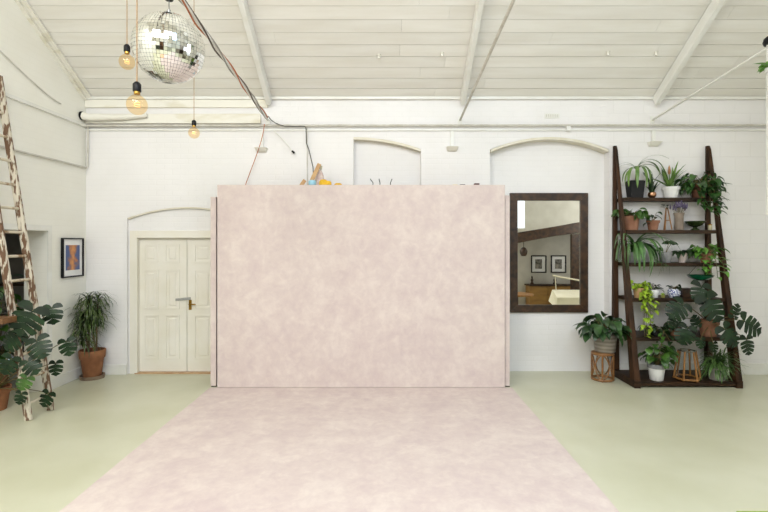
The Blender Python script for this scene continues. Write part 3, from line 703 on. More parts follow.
# ladder leaning on the gable wall
t = thing('wooden_ladder', 'tall wooden ladder with peeling white paint leaning beside the doorway', 'ladder', (XL+.54, 5.45, 0))
def stile(y0, y1): 
    return Vector((0 if y0 > 5.45 else -.02, y0-5.45, 0)), Vector((-.50, y1-5.45, 3.85))
SA, SB = stile(5.60, 5.46), stile(5.28, 5.14)
for A, B in (SA, SB):
    b = N(); beam(b, A, B, .04, .075, (1,0,0)); bmesh.ops.subdivide_edges(b, edges=b.edges[:], cuts=1); o = obj('stile', b, m_peel, t, bevel=.006)
for k in range(13):
    f = (.18 + k*.272)/3.87; p, q = SA[0].lerp(SA[1], f), SB[0].lerp(SB[1], f)
    b = N(); tube(b, [p + (p-q)*.06, q - (p-q)*.06], .016, 8); obj('rung', b, m_rung, t, smooth=True)

# plants by the ladder
rng = random.Random(9)
Yq = 5.62; t = thing('monstera', 'leggy dark monstera in a terracotta pot behind the ladder foot', 'potted plant', (-4.575, Yq, 0))
pot(t, .11, .15, .27, m_terra2)
L0 = t.location
for px, py, s, tip, nrm in ((27,320,.42,(-.35,-.3,-.9),(.35,-1,.25)), (52,314,.27,(.25,-.3,-1),(.3,-1,.2)), (67,347,.24,(.3,-.2,-1),(.2,-1,.25)), (39,347,.30,(.5,-.3,-.8),(.3,-1,.35)), (55,368,.2,(.1,-.3,-1),(.1,-1,.4)), (46,399,.22,(-.35,-.2,-.9),(.1,-1,.5)), (24,383,.2,(-.4,-.3,-1),(.4,-1,.2)), (31,366,.24,(.6,-.2,-.7),(.2,-1,.6)), (12,340,.3,(-.6,-.2,-.6),(.2,-1,.5)), (8,365,.26,(-.4,-.2,-1),(.4,-1,.5)), (20,398,.17,(-.2,-.2,-1),(.1,-1,.3))):
    Yl = 5.16 if px < 45 else 5.45
    place_mleaf(t, (rng.uniform(-.03,.03), rng.uniform(-.03,.03), .23), W(px,py,Yl) - L0, s*.9, tip, nrm, rng, g_mon if (px,py) != (24,383) else g_mid)
zt = 1.17
t = thing('wall_shelf', 'short wooden wall shelf on a pale bracket beside the ladder', 'shelf', (XL, 5.04, 0))
b = N(); box(b, .001, .50, -.10, .10, zt-.06, zt); obj('shelf_board', b, pm('brown_shelf_wood', (96,66,40), (124,88,54), 7, .5, stretch=(.4,3,3)), t, bevel=.006)
b = N(); tube(b, [(.36,0,zt-.062),(.34,0,zt-.3),(.02,0,zt-.62)], .018, 8); obj('bracket', b, m_rung, t, smooth=True)
rng = random.Random(12)
t = thing('leafy_plant', 'dark broad-leaved plant potted on top of the wall shelf', 'potted plant', (-4.18, 5.03, zt+.0006)); pot(t, .075, .095, .15, m_terra)
fb, sb = N(), N(); leafy(fb, sb, (0,0,.12), 16, .10, .03, .26, .12, .055, rng, 1.2, .4); fin(t, fb, sb, g_dark)
# annex contents
t = thing('shelving_unit', 'brown wooden shelves in the dim room beyond the doorway', 'shelf', (-5.85, 7.4, 0))
for x in (-.55, .55): b = N(); box(b, x-.02, x+.02, -.15, .15, 0, 2.2); obj('upright', b, m_dkwood, t)
for z in (.3,.8,1.3,1.75,2.16): b = N(); box(b, -.53, .53, -.15, .15, z, z+.03); obj('shelf_board', b, m_frame, t)
rng = random.Random(21)
t = thing('leafy_plant', 'large leafy plant in a pot standing beyond the doorway', 'potted plant', (-5.22, 6.4, 0)); pot(t, .13, .17, .3, m_terra)
fb, sb = N(), N(); leafy(fb, sb, (0,0,.26), 70, .27, .0, 1.5, .20, .10, rng, 1.2, .4); fin(t, fb, sb, g_mid)

# ------------------------------------------------------------------ plant shelf
LX, RX = 3.375, 4.745
sh = thing('plant_shelf', 'tall dark stained timber shelf tapering up against the block wall', 'shelf', ((LX+RX)/2, 6.8, 0)); ox, oy = sh.location.x, sh.location.y
TOPZ = Z_(145.5, 7.05)
def fy(z): return 6.44 + .59*z/TOPZ          # front edge of the leaning legs
lw = .042
for X in (LX, RX):
    b = N(); hexa(b, [(X-lw-ox,7.02-oy,.10),(X+lw-ox,7.02-oy,.10),(X+lw-ox,7.105-oy,.10),(X-lw-ox,7.105-oy,.10)], [(X-.02-ox,7.06-oy,TOPZ),(X+.02-ox,7.06-oy,TOPZ),(X+.02-ox,7.105-oy,TOPZ),(X-.02-ox,7.105-oy,TOPZ)]); obj('rear_leg', b, m_dkwood, sh, bevel=.004)
    b = N(); hexa(b, [(X-lw-ox, 6.44-oy, .10), (X+lw-ox, 6.44-oy, .10), (X+lw-ox, 6.57-oy, .10), (X-lw-ox, 6.57-oy, .10)],
                     [(X-.018-ox, 7.03-oy, TOPZ-.05), (X+.018-ox, 7.03-oy, TOPZ-.05), (X+.018-ox, 7.058-oy, TOPZ), (X-.018-ox, 7.058-oy, TOPZ)]); obj('front_leg', b, m_dkwood, sh, bevel=.004)
    b = N(); box(b, X-lw-ox, X+lw-ox, 6.43-oy, 7.105-oy, 0, .099); obj('base_runner', b, m_dkwood_h, sh, bevel=.004)
SHY = [197.5, 230, 263, 298.5, 337.5]; SZ = []
for py in SHY:
    z = 2.0
    for _ in range(20): z = Z_(py, fy(z))
    SZ.append(z); b = N(); box(b, LX+lw-ox+.001, RX-lw-ox-.001, fy(z)-oy+.005, 7.10-oy, z-.05, z); obj('shelf_board', b, m_dkwood_h, sh, bevel=.004)
b = N(); box(b, LX+lw-ox+.001, RX-lw-ox-.001, 6.45-oy, 7.10-oy, .03, .075); obj('base_board', b, m_dkwood_h, sh, bevel=.004)
SZ.append(.075)
def sp(k, px, dy=.14, py=None):
    z = SZ[k]; Y = (fy(z) if k < 5 else 6.45) + dy
    return Vector((X_(px,Y), Y, z + .0008)), F/Y
def plant(name, label, k, px, dy=.14):
    p, s = sp(k, px, dy); return thing(name, label, 'potted plant', p), s
# top shelf
rng = random.Random(31)
t, s = plant('strap_plant', 'arching strap-leaved plant in a tall square black pot on the top shelf', 0, 635, .13)
b = N(); hexa(b, [(-.085,-.07,0),(.085,-.07,0),(.085,.07,0),(-.085,.07,0)], [(-.11,-.085,.25),(.11,-.085,.25),(.11,.085,.25),(-.11,.085,.25)]); obj('pot', b, m_black, t, bevel=.004)
b = N(); box(b, -.095,.095,-.07,.07,.24,.256); obj('soil', b, m_soil, t)
fb, sb = N(), N(); tube(sb, [(0,-.02,.25),(.005,-.03,.42)], .012, 7, .008); crown = Vector((.005,-.03,.42))
for az, el, L, bd, wd in ((PI,1.0,.34,1.9,.018),(PI-.2,.9,.28,1.7,.02),(.05,1.1,.62,2.8,.03),(.2,1.0,.55,2.6,.04),(0,1.15,.60,1.9,.018),(-.25,.8,.42,2.4,.034)):
    leaf(fb, crown, az, el, L, wd, bd, P_strap, 14, .25)
for az, el, L, bd, wd in ((-2.5,.5,.46,2.0,.045),(-2.0,.6,.52,2.1,.05),(-1.5,.5,.50,2.0,.045),(-1.2,.7,.46,2.2,.045),(-.7,.6,.40,2.0,.04),(2.4,.6,.34,1.9,.035),(-2.9,.3,.36,1.7,.04)):
    leaf(fb, crown, az, el, L, wd, bd, P_strap, 12, .25, early=1)
fin(t, fb, sb, g_strap)
t, s = plant('spear_plant', 'upright spear-leaved plant in a small copper pot on the top shelf', 0, 652, .12)
b = N(); lathe(b, [(0,0),(.03,0),(.055,.03),(.058,.06),(.05,.085),(.042,.085),(.045,.06),(0,.05)], 20); obj('pot', b, pm('copper', (196,150,116), (170,120,90), 12, .3, metal=1), t, smooth=True)
fb = N()
for i in range(14): leaf(fb, (rng.uniform(-.02,.02),rng.uniform(-.02,.02),.055), rng.uniform(0,6.28), rng.uniform(1.2,1.55), rng.uniform(.15,.42), .035, rng.uniform(.2,1.2), P_strap, 7, .3)
fin(t, fb, None, g_dark)
t, s = plant('bromeliad', 'bromeliad with a tan flower spike in a round white pot on the top shelf', 0, 671, .13)
pot(t, .085, .115, .165, m_white_pot); fb = N()
for i in range(13): leaf(fb, (rng.uniform(-.03,.03),rng.uniform(-.03,.03),.14), i*.483*1.0+rng.uniform(-.2,.2), rng.uniform(.95,1.45), rng.uniform(.28,.45), .032, rng.uniform(.2,.9), P_strap, 8, .3)
leaf(fb, (.02,-.02,.14), 0.0, .7, .42, .07, .9, P_oval, 8, .2); leaf(fb, (-.02,-.02,.14), PI, .6, .36, .06, .3, P_strap, 8, .2)
fin(t, fb, None, g_strap)
b = N(); tube(b, [(-.02,0,.14),(-.025,0,.36)], .006, 6); sk = obj('flower_stalk', b, g_strap, t)
b = N(); lathe(b, [(0,.34),(.016,.36),(.02,.40),(.012,.46),(0,.49)], 10, (-.025,0,0)); obj('flower_spike', b, pm('tan_bract', (186,142,100), (160,112,74), 20, .6), sk, smooth=True)
rng = random.Random(33)
t, s = plant('trailing_pothos', 'trailing dark green pothos in a brown pot at the end of the top shelf', 0, 699, .13)
pot(t, .085, .115, .20, pm('brown_clay', (104,66,46), (126,84,58), 9, .7)); fb, sb = N(), N()
leafy(fb, sb, (0,-.02,.15), 80, .29, -.08, .27, .14, .085, rng, 1.2, .1, P_heart, .6)
for (dx, dy, ln) in ((-.10,-.20,.12),(.02,-.21,.22),(.10,-.22,.20),(.16,-.2,.14),(.06,-.2,.2)):
    c = curve((dx*.3,dy*.3,.18), (dx*.8,dy,.22), (dx,dy,.0), (dx*1.1,dy-.02,-ln), 9); tube(sb, c, .004, 5)
    for q in c[3:]: 
        for _ in range(2): leaf(fb, q, rng.uniform(-PI,.3), rng.uniform(-.5,.3), rng.uniform(.10,.15), .085, .9, P_heart)
leaf(fb, (.20,-.05,.20), 0, .15, .26, .10, .4, P_heart); fin(t, fb, sb, g_mid if False else leafmat('pothos_leaf', (32,66,28), (58,98,40)))
# second shelf
rng = random.Random(41)
t, s = plant('potted_fern', 'bushy plant in a ribbed terracotta pot on the second shelf', 1, 631.5, .13)
pot(t, .085, .105, .205, m_terra); fb, sb = N(), N(); leafy(fb, sb, (0,0,.18), 26, .17, .02, .17, .13, .07, rng, 1.2, .2, P_oval, .7); leaf(fb, (.10,-.05,.15), -.2, .2, .18,.08,1.2); fin(t, fb, sb, g_mid)
t, s = plant('sprouting_plant', 'small sprouting plant in a small terracotta pot on the second shelf', 1, 653, .13)
pot(t, .06, .085, .14, m_terra); fb, sb = N(), N(); leafy(fb, sb, (0,0,.12), 7, .09, .05, .2, .08, .045, rng, .8, .3, P_oval, .6); leaf(fb, (-.07,-.05,.10), PI, .1, .12,.09,1.4); fin(t, fb, sb, g_dark)
p, s = sp(1, 666.5, .13)
t = thing('wooden_tripod', 'slim wooden easel tripod with a sprig on the second shelf', 'stand', p)
for dx, dy in ((-.05,-.05),(.05,-.05),(0,.06)): b = N(); tube(b, [(dx,dy,.004),(dx*.2,dy*.2,.32)], .010, 6, .008); obj('leg', b, m_oak, t, smooth=True)
b = N(); tube(b, [(-.03,-.03,.14),(.03,-.03,.14)], .006, 6); obj('crossbar', b, m_oak, t)
fb = N()
for i in range(8): leaf(fb, (rng.uniform(-.02,.02),rng.uniform(-.02,.02),.30+i*.008), rng.uniform(2,4.5), .5, .08, .03, .5)
obj('sprig', fb, g_dark, t, smooth=True)
p, s = sp(1, 679, .13)
t = thing('lavender_vase', 'smoky vase holding purple dried lavender on the second shelf', 'vase', p)
b = N(); lathe(b, [(0,0),(.06,0),(.065,.02),(.058,.12),(.06,.2),(.075,.25),(.07,.25),(.054,.2),(.05,.12),(.055,.02),(0,.015)], 20); obj('vase', b, pm('smoky_clay', (126,112,100), (150,136,122), 9, .3), t, smooth=True)
m_lav = pm('dried_lavender', (84,78,104), (112,102,128), 30, .9)
for i in range(24):
    a, e = rng.uniform(0,6.28), rng.uniform(.9,1.45); d = Vector((math.cos(a)*math.cos(e), .6*math.sin(a)*math.cos(e), math.sin(e))); q = Vector((0,0,.16)) + d*rng.uniform(.17,.25)
    fb = N(); lathe(fb, [(0,-.035),(.012,-.02),(.014,0),(.008,.03),(0,.045)], 6, q); o = obj('flower_spike', fb, m_lav, t)
    sb = N(); tube(sb, [(0,0,.1), (0,0,.17), q], .0018, 4); obj('stem', sb, m_stem, o)
p, s = sp(1, 695, .13)
t = thing('footed_bowl', 'dark green footed bowl on the second shelf', 'bowl', p); b = N()
lathe(b, [(0,0),(.06,0),(.055,.015),(.025,.03),(.03,.045),(.09,.07),(.135,.125),(.138,.13),(.128,.13),(.085,.082),(0,.055)], 28); obj('bowl', b, pm('bottle_green_glaze', (34,48,24), (52,64,32), 12, .25), t, smooth=True)
p, s = sp(1, 710, .10)
t = thing('jar_candle', 'tiny cream candle jar at the end of the second shelf', 'candle', p); b = N(); lathe(b, [(0,0),(.026,0),(.028,.05),(.026,.07),(0,.07)], 14); obj('jar', b, pm('cream_wax', (214,206,172), (190,180,140), 12, .4), t, smooth=True)
b = N(); lathe(b, [(0,.07),(.027,.07),(.027,.085),(0,.086)], 14); obj('lid', b, m_brass, t, smooth=True)
# third shelf
rng = random.Random(51)
t, s = plant('spider_plant', 'drooping long-leaved plant spilling over the third shelf end', 2, 634, .13)
pot(t, .075, .10, .15, m_grey_pot); fb = N()
for i in range(40):
    a = rng.uniform(-PI*1.05, .2); leaf(fb, (rng.uniform(-.03,.03),rng.uniform(-.03,.03),.15), a, rng.uniform(1.1,1.5), rng.uniform(.45,.80), .042, rng.uniform(2.4,3.0), P_strap, 12, .25, early=i % 3)
for v in fb.verts:
    if v.co.x < -.17: v.co.x = -.17 + (v.co.x + .17)*.25
    if v.co.z < .01 and v.co.y > -.165: v.co.y = -.165 - (.01 - v.co.z)*.05
fin(t, fb, None, leafmat('drooping_leaf', (60,100,48), (96,134,74)))
t, s = plant('seedling', 'thin twin-leaf seedling in a grey pot on the third shelf', 2, 665.5, .12)
pot(t, .07, .088, .15, m_grey_pot, rim=False); fb, sb = N(), N()
for (dx, dz) in ((.045,.14),(-.08,.04),(.075,.13)): tube(sb, [(0,0,.12),(dx*.6,0,.14+dz*.6),(dx,-.01,.14+dz)], .004, 5)
for (dx, dz, az) in ((.045,.14,2.8),(.045,.14,-.6),(-.08,.04,3.4),(-.08,.04,4.6),(.075,.13,-.2)): leaf(fb, (dx,-.01,.14+dz), az, .2, .10, .085, .9, P_heart, twist=1.0)
fin(t, fb, sb, g_dark)
t, s = plant('drooping_plant', 'dark drooping plant in a pale conical pot on the third shelf', 2, 682, .12)
b = N(); lathe(b, [(0,0),(.038,0),(.072,.14),(.066,.14),(.05,.10),(0,.10)], 20); obj('pot', b, pm('blush_pot', (214,200,194), (204,190,184), 8, .4), t, smooth=True)
fb, sb = N(), N()
for i in range(16): leaf(fb, (0,0,.13), -PI*i/15 + rng.uniform(-.2,.2), rng.uniform(.4,.8), rng.uniform(.16,.25), .07, rng.uniform(1.6,2.4), P_oval)
fin(t, fb, sb, g_dark)
t, s = plant('green_pothos', 'fresh light green pothos at the end of the third shelf', 2, 706, .12)
pot(t, .065, .085, .13, m_terra); fb, sb = N(), N(); leafy(fb, sb, (0,0,.11), 44, .23, -.02, .19, .12, .085, rng, 1.1, .2, P_heart, .6)
for (dx, ln) in ((-.06,.16),(.03,.2),(.12,.12),(-.15,.1)):
    c = curve((dx*.3,-.05,.12), (dx*.8,-.16,.15), (dx,-.18,.0), (dx*1.1,-.19,-ln), 7); tube(sb, c, .004, 5)
    for q in c[3:]: leaf(fb, q, rng.uniform(-PI,0), rng.uniform(-.4,.4), .12, .09, .9, P_heart)
fin(t, fb, sb, g_fresh)
zs = SZ[2] - .05
p = W(705, 277, 6.72)
t = thing('hanging_bowl', 'emerald glass bowl hung beneath the third shelf', 'bowl', (p.x, p.y+.1, p.z)); b = N()
lathe(b, [(0,-.06),(.07,-.055),(.15,-.01),(.17,.02),(.163,.022),(.145,.0),(.07,-.045),(0,-.05)], 28); obj('bowl', b, pm('emerald_glaze', (10,78,52), (18,96,64), 10, .15), t, smooth=True)
b = N()
for a in (.6, 2.6, 4.7): tube(b, [(.165*math.cos(a), .1*math.sin(a), .015), (.05*math.cos(a), .05*math.sin(a), zs-p.z-.001)], .0025, 5)
obj('hanger', b, m_black, t)
# fourth shelf
rng = random.Random(61)
t, s = plant('golden_pothos', 'lime golden pothos trailing from a tan pot on the fourth shelf', 3, 639, .10)
pot(t, .06, .08, .14, pm('tan_pot', (196,158,110), (180,140,94), 9, .6)); fb, sb = N(), N(); leafy(fb, sb, (0,0,.12), 24, .13, 0, .13, .10, .08, rng, 1.1, .2, P_heart, .7)
for (dx, ln) in ((-.02,.36),(.03,.50),(.08,.42),(.13,.16),(.0,.52),(.05,.3)):
    c = curve((dx*.3,-.05,.12), (dx*.8,-.12,.16), (dx,-.145,.0), (dx*1.0,-.15,-ln), 11); tube(sb, c, .0035, 5)
    for q in c[3:]: leaf(fb, q + Vector((0,-.012,0)), rng.uniform(-PI,0), rng.uniform(-.5,.3), .095, .08, .9, P_heart)
fin(t, fb, sb, g_lime)
t, s = plant('succulent', 'little dark plant in a plain white pot on the fourth shelf', 3, 653.5, .11)
pot(t, .055, .068, .115, m_white_pot, rim=False); fb, sb = N(), N(); leafy(fb, sb, (0,0,.10), 12, .08, .02, .12, .06, .055, rng, .8, .3, P_heart, .7); leaf(fb, (.06,-.02,.12), -.1, -.1, .10,.04,1.2); fin(t, fb, sb, g_dark)
t, s = plant('tiny_succulent', 'tiny yellow green succulent in a mini pot on the fourth shelf', 3, 663, .08)
pot(t, .022, .030, .035, pm('olive_pot', (168,164,92), None, rough=.5), rim=False); fb = N()
for i in range(10): leaf(fb, (0,0,.03), i*.9, rng.uniform(.3,1.2), .05, .025, .3)
fin(t, fb, None, g_lime)
t, s = plant('china_pot_plant', 'small leafy plant in a blue and white china pot', 3, 674, .11)
def china():
    M = Mat('blue_white_china'); M.b.inputs['Roughness'].default_value = .2; tc = M.n('ShaderNodeTexCoord'); v = M.n('ShaderNodeTexVoronoi'); v.inputs['Scale'].default_value = 55; M.l(tc.outputs['Object'], v.inputs['Vector'])
    r = M.n('ShaderNodeValToRGB'); e = r.color_ramp.elements; r.color_ramp.interpolation='CONSTANT'; e[0].position=0; e[0].color=srgb((44,62,140)); e[1].position=.45; e[1].color=srgb((224,228,238)); M.l(v.outputs['Distance'], r.inputs[0]); M.l(r.outputs[0], M.b.inputs['Base Color']); return M.m
b = N(); lathe(b, [(0,0),(.055,0),(.058,.01),(.085,.05),(.083,.09),(.07,.115),(.072,.125),(.062,.125),(.062,.105),(0,.10)], 24); obj('pot', b, china(), t, smooth=True)
b = N(); lathe(b, [(0,.112),(.061,.11),(.061,.10),(0,.10)], 16); obj('soil', b, m_soil, t)
fb, sb = N(), N(); leafy(fb, sb, (0,0,.11), 11, .07, .02, .11, .055, .05, rng, .8, .3, P_heart, .7); fin(t, fb, sb, g_dark)
p, s = sp(3, 685, .22); b = N(); box(b, -.06,.06,-.04,.04,0,.125); o = obj('wooden_box', b, m_frame, bevel=.003); o.location = p; tag(o, 'little brown wooden box behind the blue and white pot', 'box')
p, s = sp(3, 646.5, .24); b = N(); box(b, -.05,.05,-.03,.03,0,.125); o = obj('dark_box', b, m_dkwood, bevel=.003); o.location = p; tag(o, 'dark little box between the golden pothos and the white pot', 'box')
# fifth shelf
rng = random.Random(71)
t, s = plant('ivy', 'low dark spreading plant in a shallow black pot on the fifth shelf', 4, 655, .13)
pot(t, .075, .085, .07, m_black, rim=False); fb, sb = N(), N(); leafy(fb, sb, (0,0,.06), 26, .18, -.01, .10, .12, .07, rng, 1.4, .3, P_heart, .5)
for q in ((.10,-.16,.02),(.12,-.17,-.05),(.11,-.17,-.11),(.13,-.17,-.17)): leaf(fb, q, rng.uniform(-2.4,-.8), -.2, .10,.08,.8,P_heart)
tube(sb, curve((0,0,.06),(.05,-.1,.12),(.11,-.165,.05),(.13,-.17,-.18),8), .004, 5); fin(t, fb, sb, g_dark)
t, s = plant('sapling', 'tiny dark plant in a small terracotta pot on the fifth shelf', 4, 675, .13)
pot(t, .055, .072, .115, m_terra); fb, sb = N(), N(); leafy(fb, sb, (0,0,.10), 14, .12, -.02, .12, .09, .07, rng, 1, .3, P_heart, .6); fin(t, fb, sb, g_dark)
t, s = plant('monstera', 'big monstera in a terracotta pot spreading from the fifth shelf', 4, 708.5, .13)
pot(t, .095, .128, .22, m_terra); L0 = t.location
for px, py, sz, tip, nrm, Y in ((701,293,.33,(-.25,-.3,-.8),(.1,-1,.5),6.50), (679,309,.33,(-.75,-.3,-.6),(.1,-1,.6),6.40), (713,307,.42,(.35,-.35,-.85),(.0,-1,.6),6.42), (686,334,.30,(-.4,-.3,-.85),(-.1,-1,.5),6.44), (697,322,.2,(-.3,-.2,1),(.1,-1,.3),6.50), (730,335,.34,(.45,-.3,-.7),(.1,-1,.5),6.34), (737,312,.22,(.35,-.2,.9),(.4,-1,.3),6.36), (751,325,.34,(.75,-.2,-.5),(.1,-1,.45),6.36), (748,345,.28,(.1,-.2,-1),(.3,-1,.3),6.36), (701,343,.16,(0,-.2,-1),(0,-1,.3),6.45), (714,347,.15,(.1,-.2,-1),(0,-1,.3),6.45), (674,322,.18,(-.5,-.2,-.8),(.1,-1,.5),6.45)):
    place_mleaf(t, (rng.uniform(-.04,.04), rng.uniform(-.04,.04), .185), W(px,py,Y) - L0, sz, tip, nrm, rng, g_mon)
# base
rng = random.Random(81)
t, s = plant('leafy_plant', 'leafy plant in a white pot with a grey rim on the shelf base', 5, 656.5, .13)
pot(t, .085, .105, .17, m_white_pot, rim=False, soil=False); b = N(); lathe(b, [(.108,.165),(.116,.17),(.116,.225),(.108,.225),(.106,.17)], 24); lathe(b, [(0,.19),(.108,.19)], 24); obj('rim', b, m_grey_pot, t, smooth=True)
fb, sb = N(), N(); leafy(fb, sb, (0,0,.19), 34, .17, .05, .34, .15, .075, rng, 1.2, .4, P_oval, .7); 
for i in range(7): leaf(fb, (-.02+.01*i, -.12, .45+.04*i), rng.uniform(-PI,PI), .2, .13,.06,1.0)
tube(sb, [(0,0,.19),(-.01,-.10,.4),(.03,-.12,.70)], .005, 5); fin(t, fb, sb, g_mid)
p, s = sp(5, 687, .13)
t = thing('wooden_lantern', 'wooden framed hexagonal glass lantern on the shelf base', 'lantern', p)
def hexp(r, z, k): a = PI/6 + k*PI/3 + .25; return Vector((r*math.cos(a), r*math.sin(a), z))
b = N(); gl = N()
for k in range(6):
    tube(b, [hexp(.165,.014,k), hexp(.105,.40,k)], .013, 6); tube(b, [hexp(.165,.03,k), hexp(.165,.03,k+1)], .015, 6)
    f = [gl.verts.new(v) for v in (hexp(.16,.04,k), hexp(.16,.04,k+1), hexp(.103,.39,k+1), hexp(.103,.39,k))]; gl.faces.new(f)
obj('frame', b, m_oak, t, smooth=True); obj('glass', gl, glassy('clear_lantern_glass', (.95,.97,.96,1)), t)
b = N()
for k in range(6): tube(b, [hexp(.106,.40,k), hexp(.106,.40,k+1)], .009, 6)
obj('top_ring', b, m_steel, t, smooth=True)
b = N(); lathe(b, [(0,.016),(.145,.016),(.145,.022),(0,.022)], 6); obj('base_plate', b, m_dkwood, t)
rng = random.Random(83)
t, s = plant('bushy_fern', 'wide bushy fern in a pale pot on the shelf base', 5, 717, .15)
pot(t, .09, .12, .17, pm('pale_grey_pot', (150,146,138), (168,164,156), 9, .6)); fb = N()
for i in range(300):
    a = rng.uniform(0,2*PI); leaf(fb, (rng.uniform(-.07,.07),rng.uniform(-.06,.03),.16+rng.uniform(-.02,.12)), a, rng.uniform(-.1,1.4), rng.uniform(.16,.40)*(1 if math.sin(a) < .3 else .6), .017, rng.uniform(1.0,2.6), P_strap, 7, .2)
for v in fb.verts: v.co.z = max(v.co.z, .02)
fin(t, fb, None, g_fern)

# ------------------------------------------------------------------ peace lily on a cane stool
Ys = 6.84; xs = X_(602.5, Ys)
t = thing('cane_stool', 'round cane plant stool standing beside the tall shelf', 'stool', (xs, Ys, 0)); zt = Z_(351.5, Ys)
for z in (.022, zt-.022):
    b = N(); tube(b, [(.14*math.cos(2*PI*k/24), .14*math.sin(2*PI*k/24), z) for k in range(25)], .017, 8, cap=False); obj('ring', b, m_bamboo, t, smooth=True)
b = N(); lathe(b, [(0,zt-.03),(.135,zt-.03),(.135,zt-.001),(0,zt-.001)], 24); obj('top', b, m_bamboo, t)
for k in range(4):
    a = PI/4 + .35 + k*PI/2; b = N(); x, y = .14*math.cos(a), .14*math.sin(a); tube(b, [(x,y,0),(x,y,zt-.01)], .014, 8); obj('leg', b, m_bamboo, t, smooth=True)
b = N()
for k in range(4):
    a0 = k*PI/2 + PI/4 + .35; am = a0 + PI/4
    for s_ in (-1, 1):
        am2 = am + s_*.10; pts = [(.14*math.cos(am2+ (a0+(PI/2 if s_>0 else 0)-am2)*(abs(u-.5)*2)**2*.8), .14*math.sin(am2+(a0+(PI/2 if s_>0 else 0)-am2)*(abs(u-.5)*2)**2*.8), .03+(zt-.06)*u) for u in [i/10 for i in range(11)]]
        tube(b, pts, .009, 6)
obj('curved_braces', b, m_bamboo, t, smooth=True)
rng = random.Random(91)
t = thing('peace_lily', 'peace lily in a banded grey stoneware pot on the cane stool', 'potted plant', (X_(605,Ys), Ys, zt+.0005))
hp = Z_(333,Ys) - zt
def stone():
    M = Mat('banded_stoneware'); tc = M.n('ShaderNodeTexCoord'); wv = M.n('ShaderNodeTexWave'); wv.bands_direction='Z'; wv.inputs['Scale'].default_value = 6; wv.inputs['Distortion'].default_value=1.5; wv.inputs['Detail'].default_value=3
    M.l(tc.outputs['Object'], wv.inputs['Vector']); r = M.n('ShaderNodeValToRGB'); e = r.color_ramp.elements; e[0].color=srgb((116,106,94)); e[1].color=srgb((150,142,130)); M.l(wv.outputs['Color'], r.inputs[0]); M.l(r.outputs[0], M.b.inputs['Base Color']); M.b.inputs['Roughness'].default_value=.45; return M.m
pot(t, .135, .165, hp, stone(), rim=False); fb, sb = N(), N(); leafy(fb, sb, (0,0,hp*.84), 44, .27, .02, .36, .22, .095, rng, 1.3, .35, P_oval, .75)
for az, el in ((PI,.55),(3.4,.2),(2.8,.6),(-.2,.5),(.1,.3),(-1.5,.5),(1.6,1.2)): leaf(fb, (.12*math.cos(az),.12*math.sin(az),hp+.05), az, el, .34, .11, 1.3)
lim = D - Ys + .05
for v in list(fb.verts) + list(sb.verts):
    if v.co.y > lim - .1: v.co.y = lim - .1
    xlim = LX - lw - t.location.x - .012
    if v.co.x > xlim and v.co.y > -.12: v.co.x = xlim
fin(t, fb, sb, leafmat('peace_lily_leaf', (28,56,26), (54,86,40)))

# ------------------------------------------------------------------ white post at the edge, hanging plant, foreground plant
Yc = 4.96; xc = X_(766.9,Yc) + .035
zb = Z_(45,Yc); zl = Z_(215,Yc)
t = thing('drop_pole', 'slim white pole with a black bracket hanging beside the third tie rod', 'pole', (xc, Yc, zl))
b = N(); tube(b, [(0,0,0),(0,0,zb-zl)], .035, 16); obj('pole', b, m_trim, t, smooth=True)
b = N(); lathe(b, [(0,zb-zl),(.055,zb-zl),(.065,zb-zl+.03),(.055,zb-zl+.07),(.03,zb-zl+.09),(0,zb-zl+.09)], 18); obj('bracket', b, m_black, t, smooth=True)
b = N(); tube(b, [(0,0,zb-zl+.08),(0,0,ceil_z(Yc)-.004-zl)], .015, 8); obj('hanger', b, m_black, t)
b = N(); box(b, 2.535, 3.6, 2.3, 3.475, .0005, .012); tag(obj('lime_mat', b, pm('lime_mat_pile', (150,172,70), (168,188,90), 30, .95), bevel=.003), 'lime green mat whose edge just shows on the pale floor', 'mat')
rng = random.Random(95)
p = W(766, 66, 4.6); t = thing('hanging_plant', 'bright green plant hanging beside the white pole', 'potted plant', (p.x+.12, p.y, p.z-.16))
pot(t, .07, .10, .15, m_white_pot); fb, sb = N(), N(); leafy(fb, sb, (0,0,.13), 16, .12, .02, .1, .11, .05, rng, .9, .3); leaf(fb, (-.05,-.02,.14), PI, .35, .22, .055, .5); fin(t, fb, sb, g_fresh)
b = N()
for a in (0, 2.1, 4.2): tube(b, [(.10*math.cos(a), .10*math.sin(a), .148), (-.0, .0, .6)], .003, 5)
tube(b, [(0,0,.6),(0,0,ceil_z(4.6)-t.location.z)], .004, 5); obj('cord', b, m_rope, t)

# ------------------------------------------------------------------ the room behind, seen in the mirror, plus dark parts added for the ball
m_ball_band = pm('dark_green_ball_band', (44,54,42), (54,64,50), 3, .5)
b = N(); box(b, XL, 2.9, YB, YB+.03, 0, 1.5); struct('trim_13', b, m_ball_band)  # unseen dark band, added for the disco ball to reflect
st = sthing('ball_dark_doors')  # unseen dark doors, added to darken the reflection in the disco ball
for k in range(2):
    b = N(); box(b, -1.9+k*1.01, -.9+k*1.01, YB+.031, YB+.075, 0, 2.6); d = obj('door_leaf', b, m_dkwood, st, bevel=.004)
    b = N(); box(b, -1.7+k*1.01, -1.1+k*1.01, YB+.074, YB+.09, .3, 1.2); box(b, -1.7+k*1.01, -1.1+k*1.01, YB+.074, YB+.09, 1.4, 2.4); obj('door_panel', b, m_frame, d, bevel=.004)
m_mustard = pm('mustard_wood', (150,112,54), (132,96,44), 6, .5, .05, stretch=(.4,2,2))
YA, YW = 1.50, .42
b = N()
prism(b, [(3.0,YA,2.08),(4.6,YA,2.36),(5.6,YA,2.54),(6.39,YA,2.58),(6.39,YA,5.6),(3.0,YA,5.6)], (0,-.12,0)); struct('wall_partition', b, pm('stone_wall_paint', (196,193,180), (186,182,168), 4, .6))
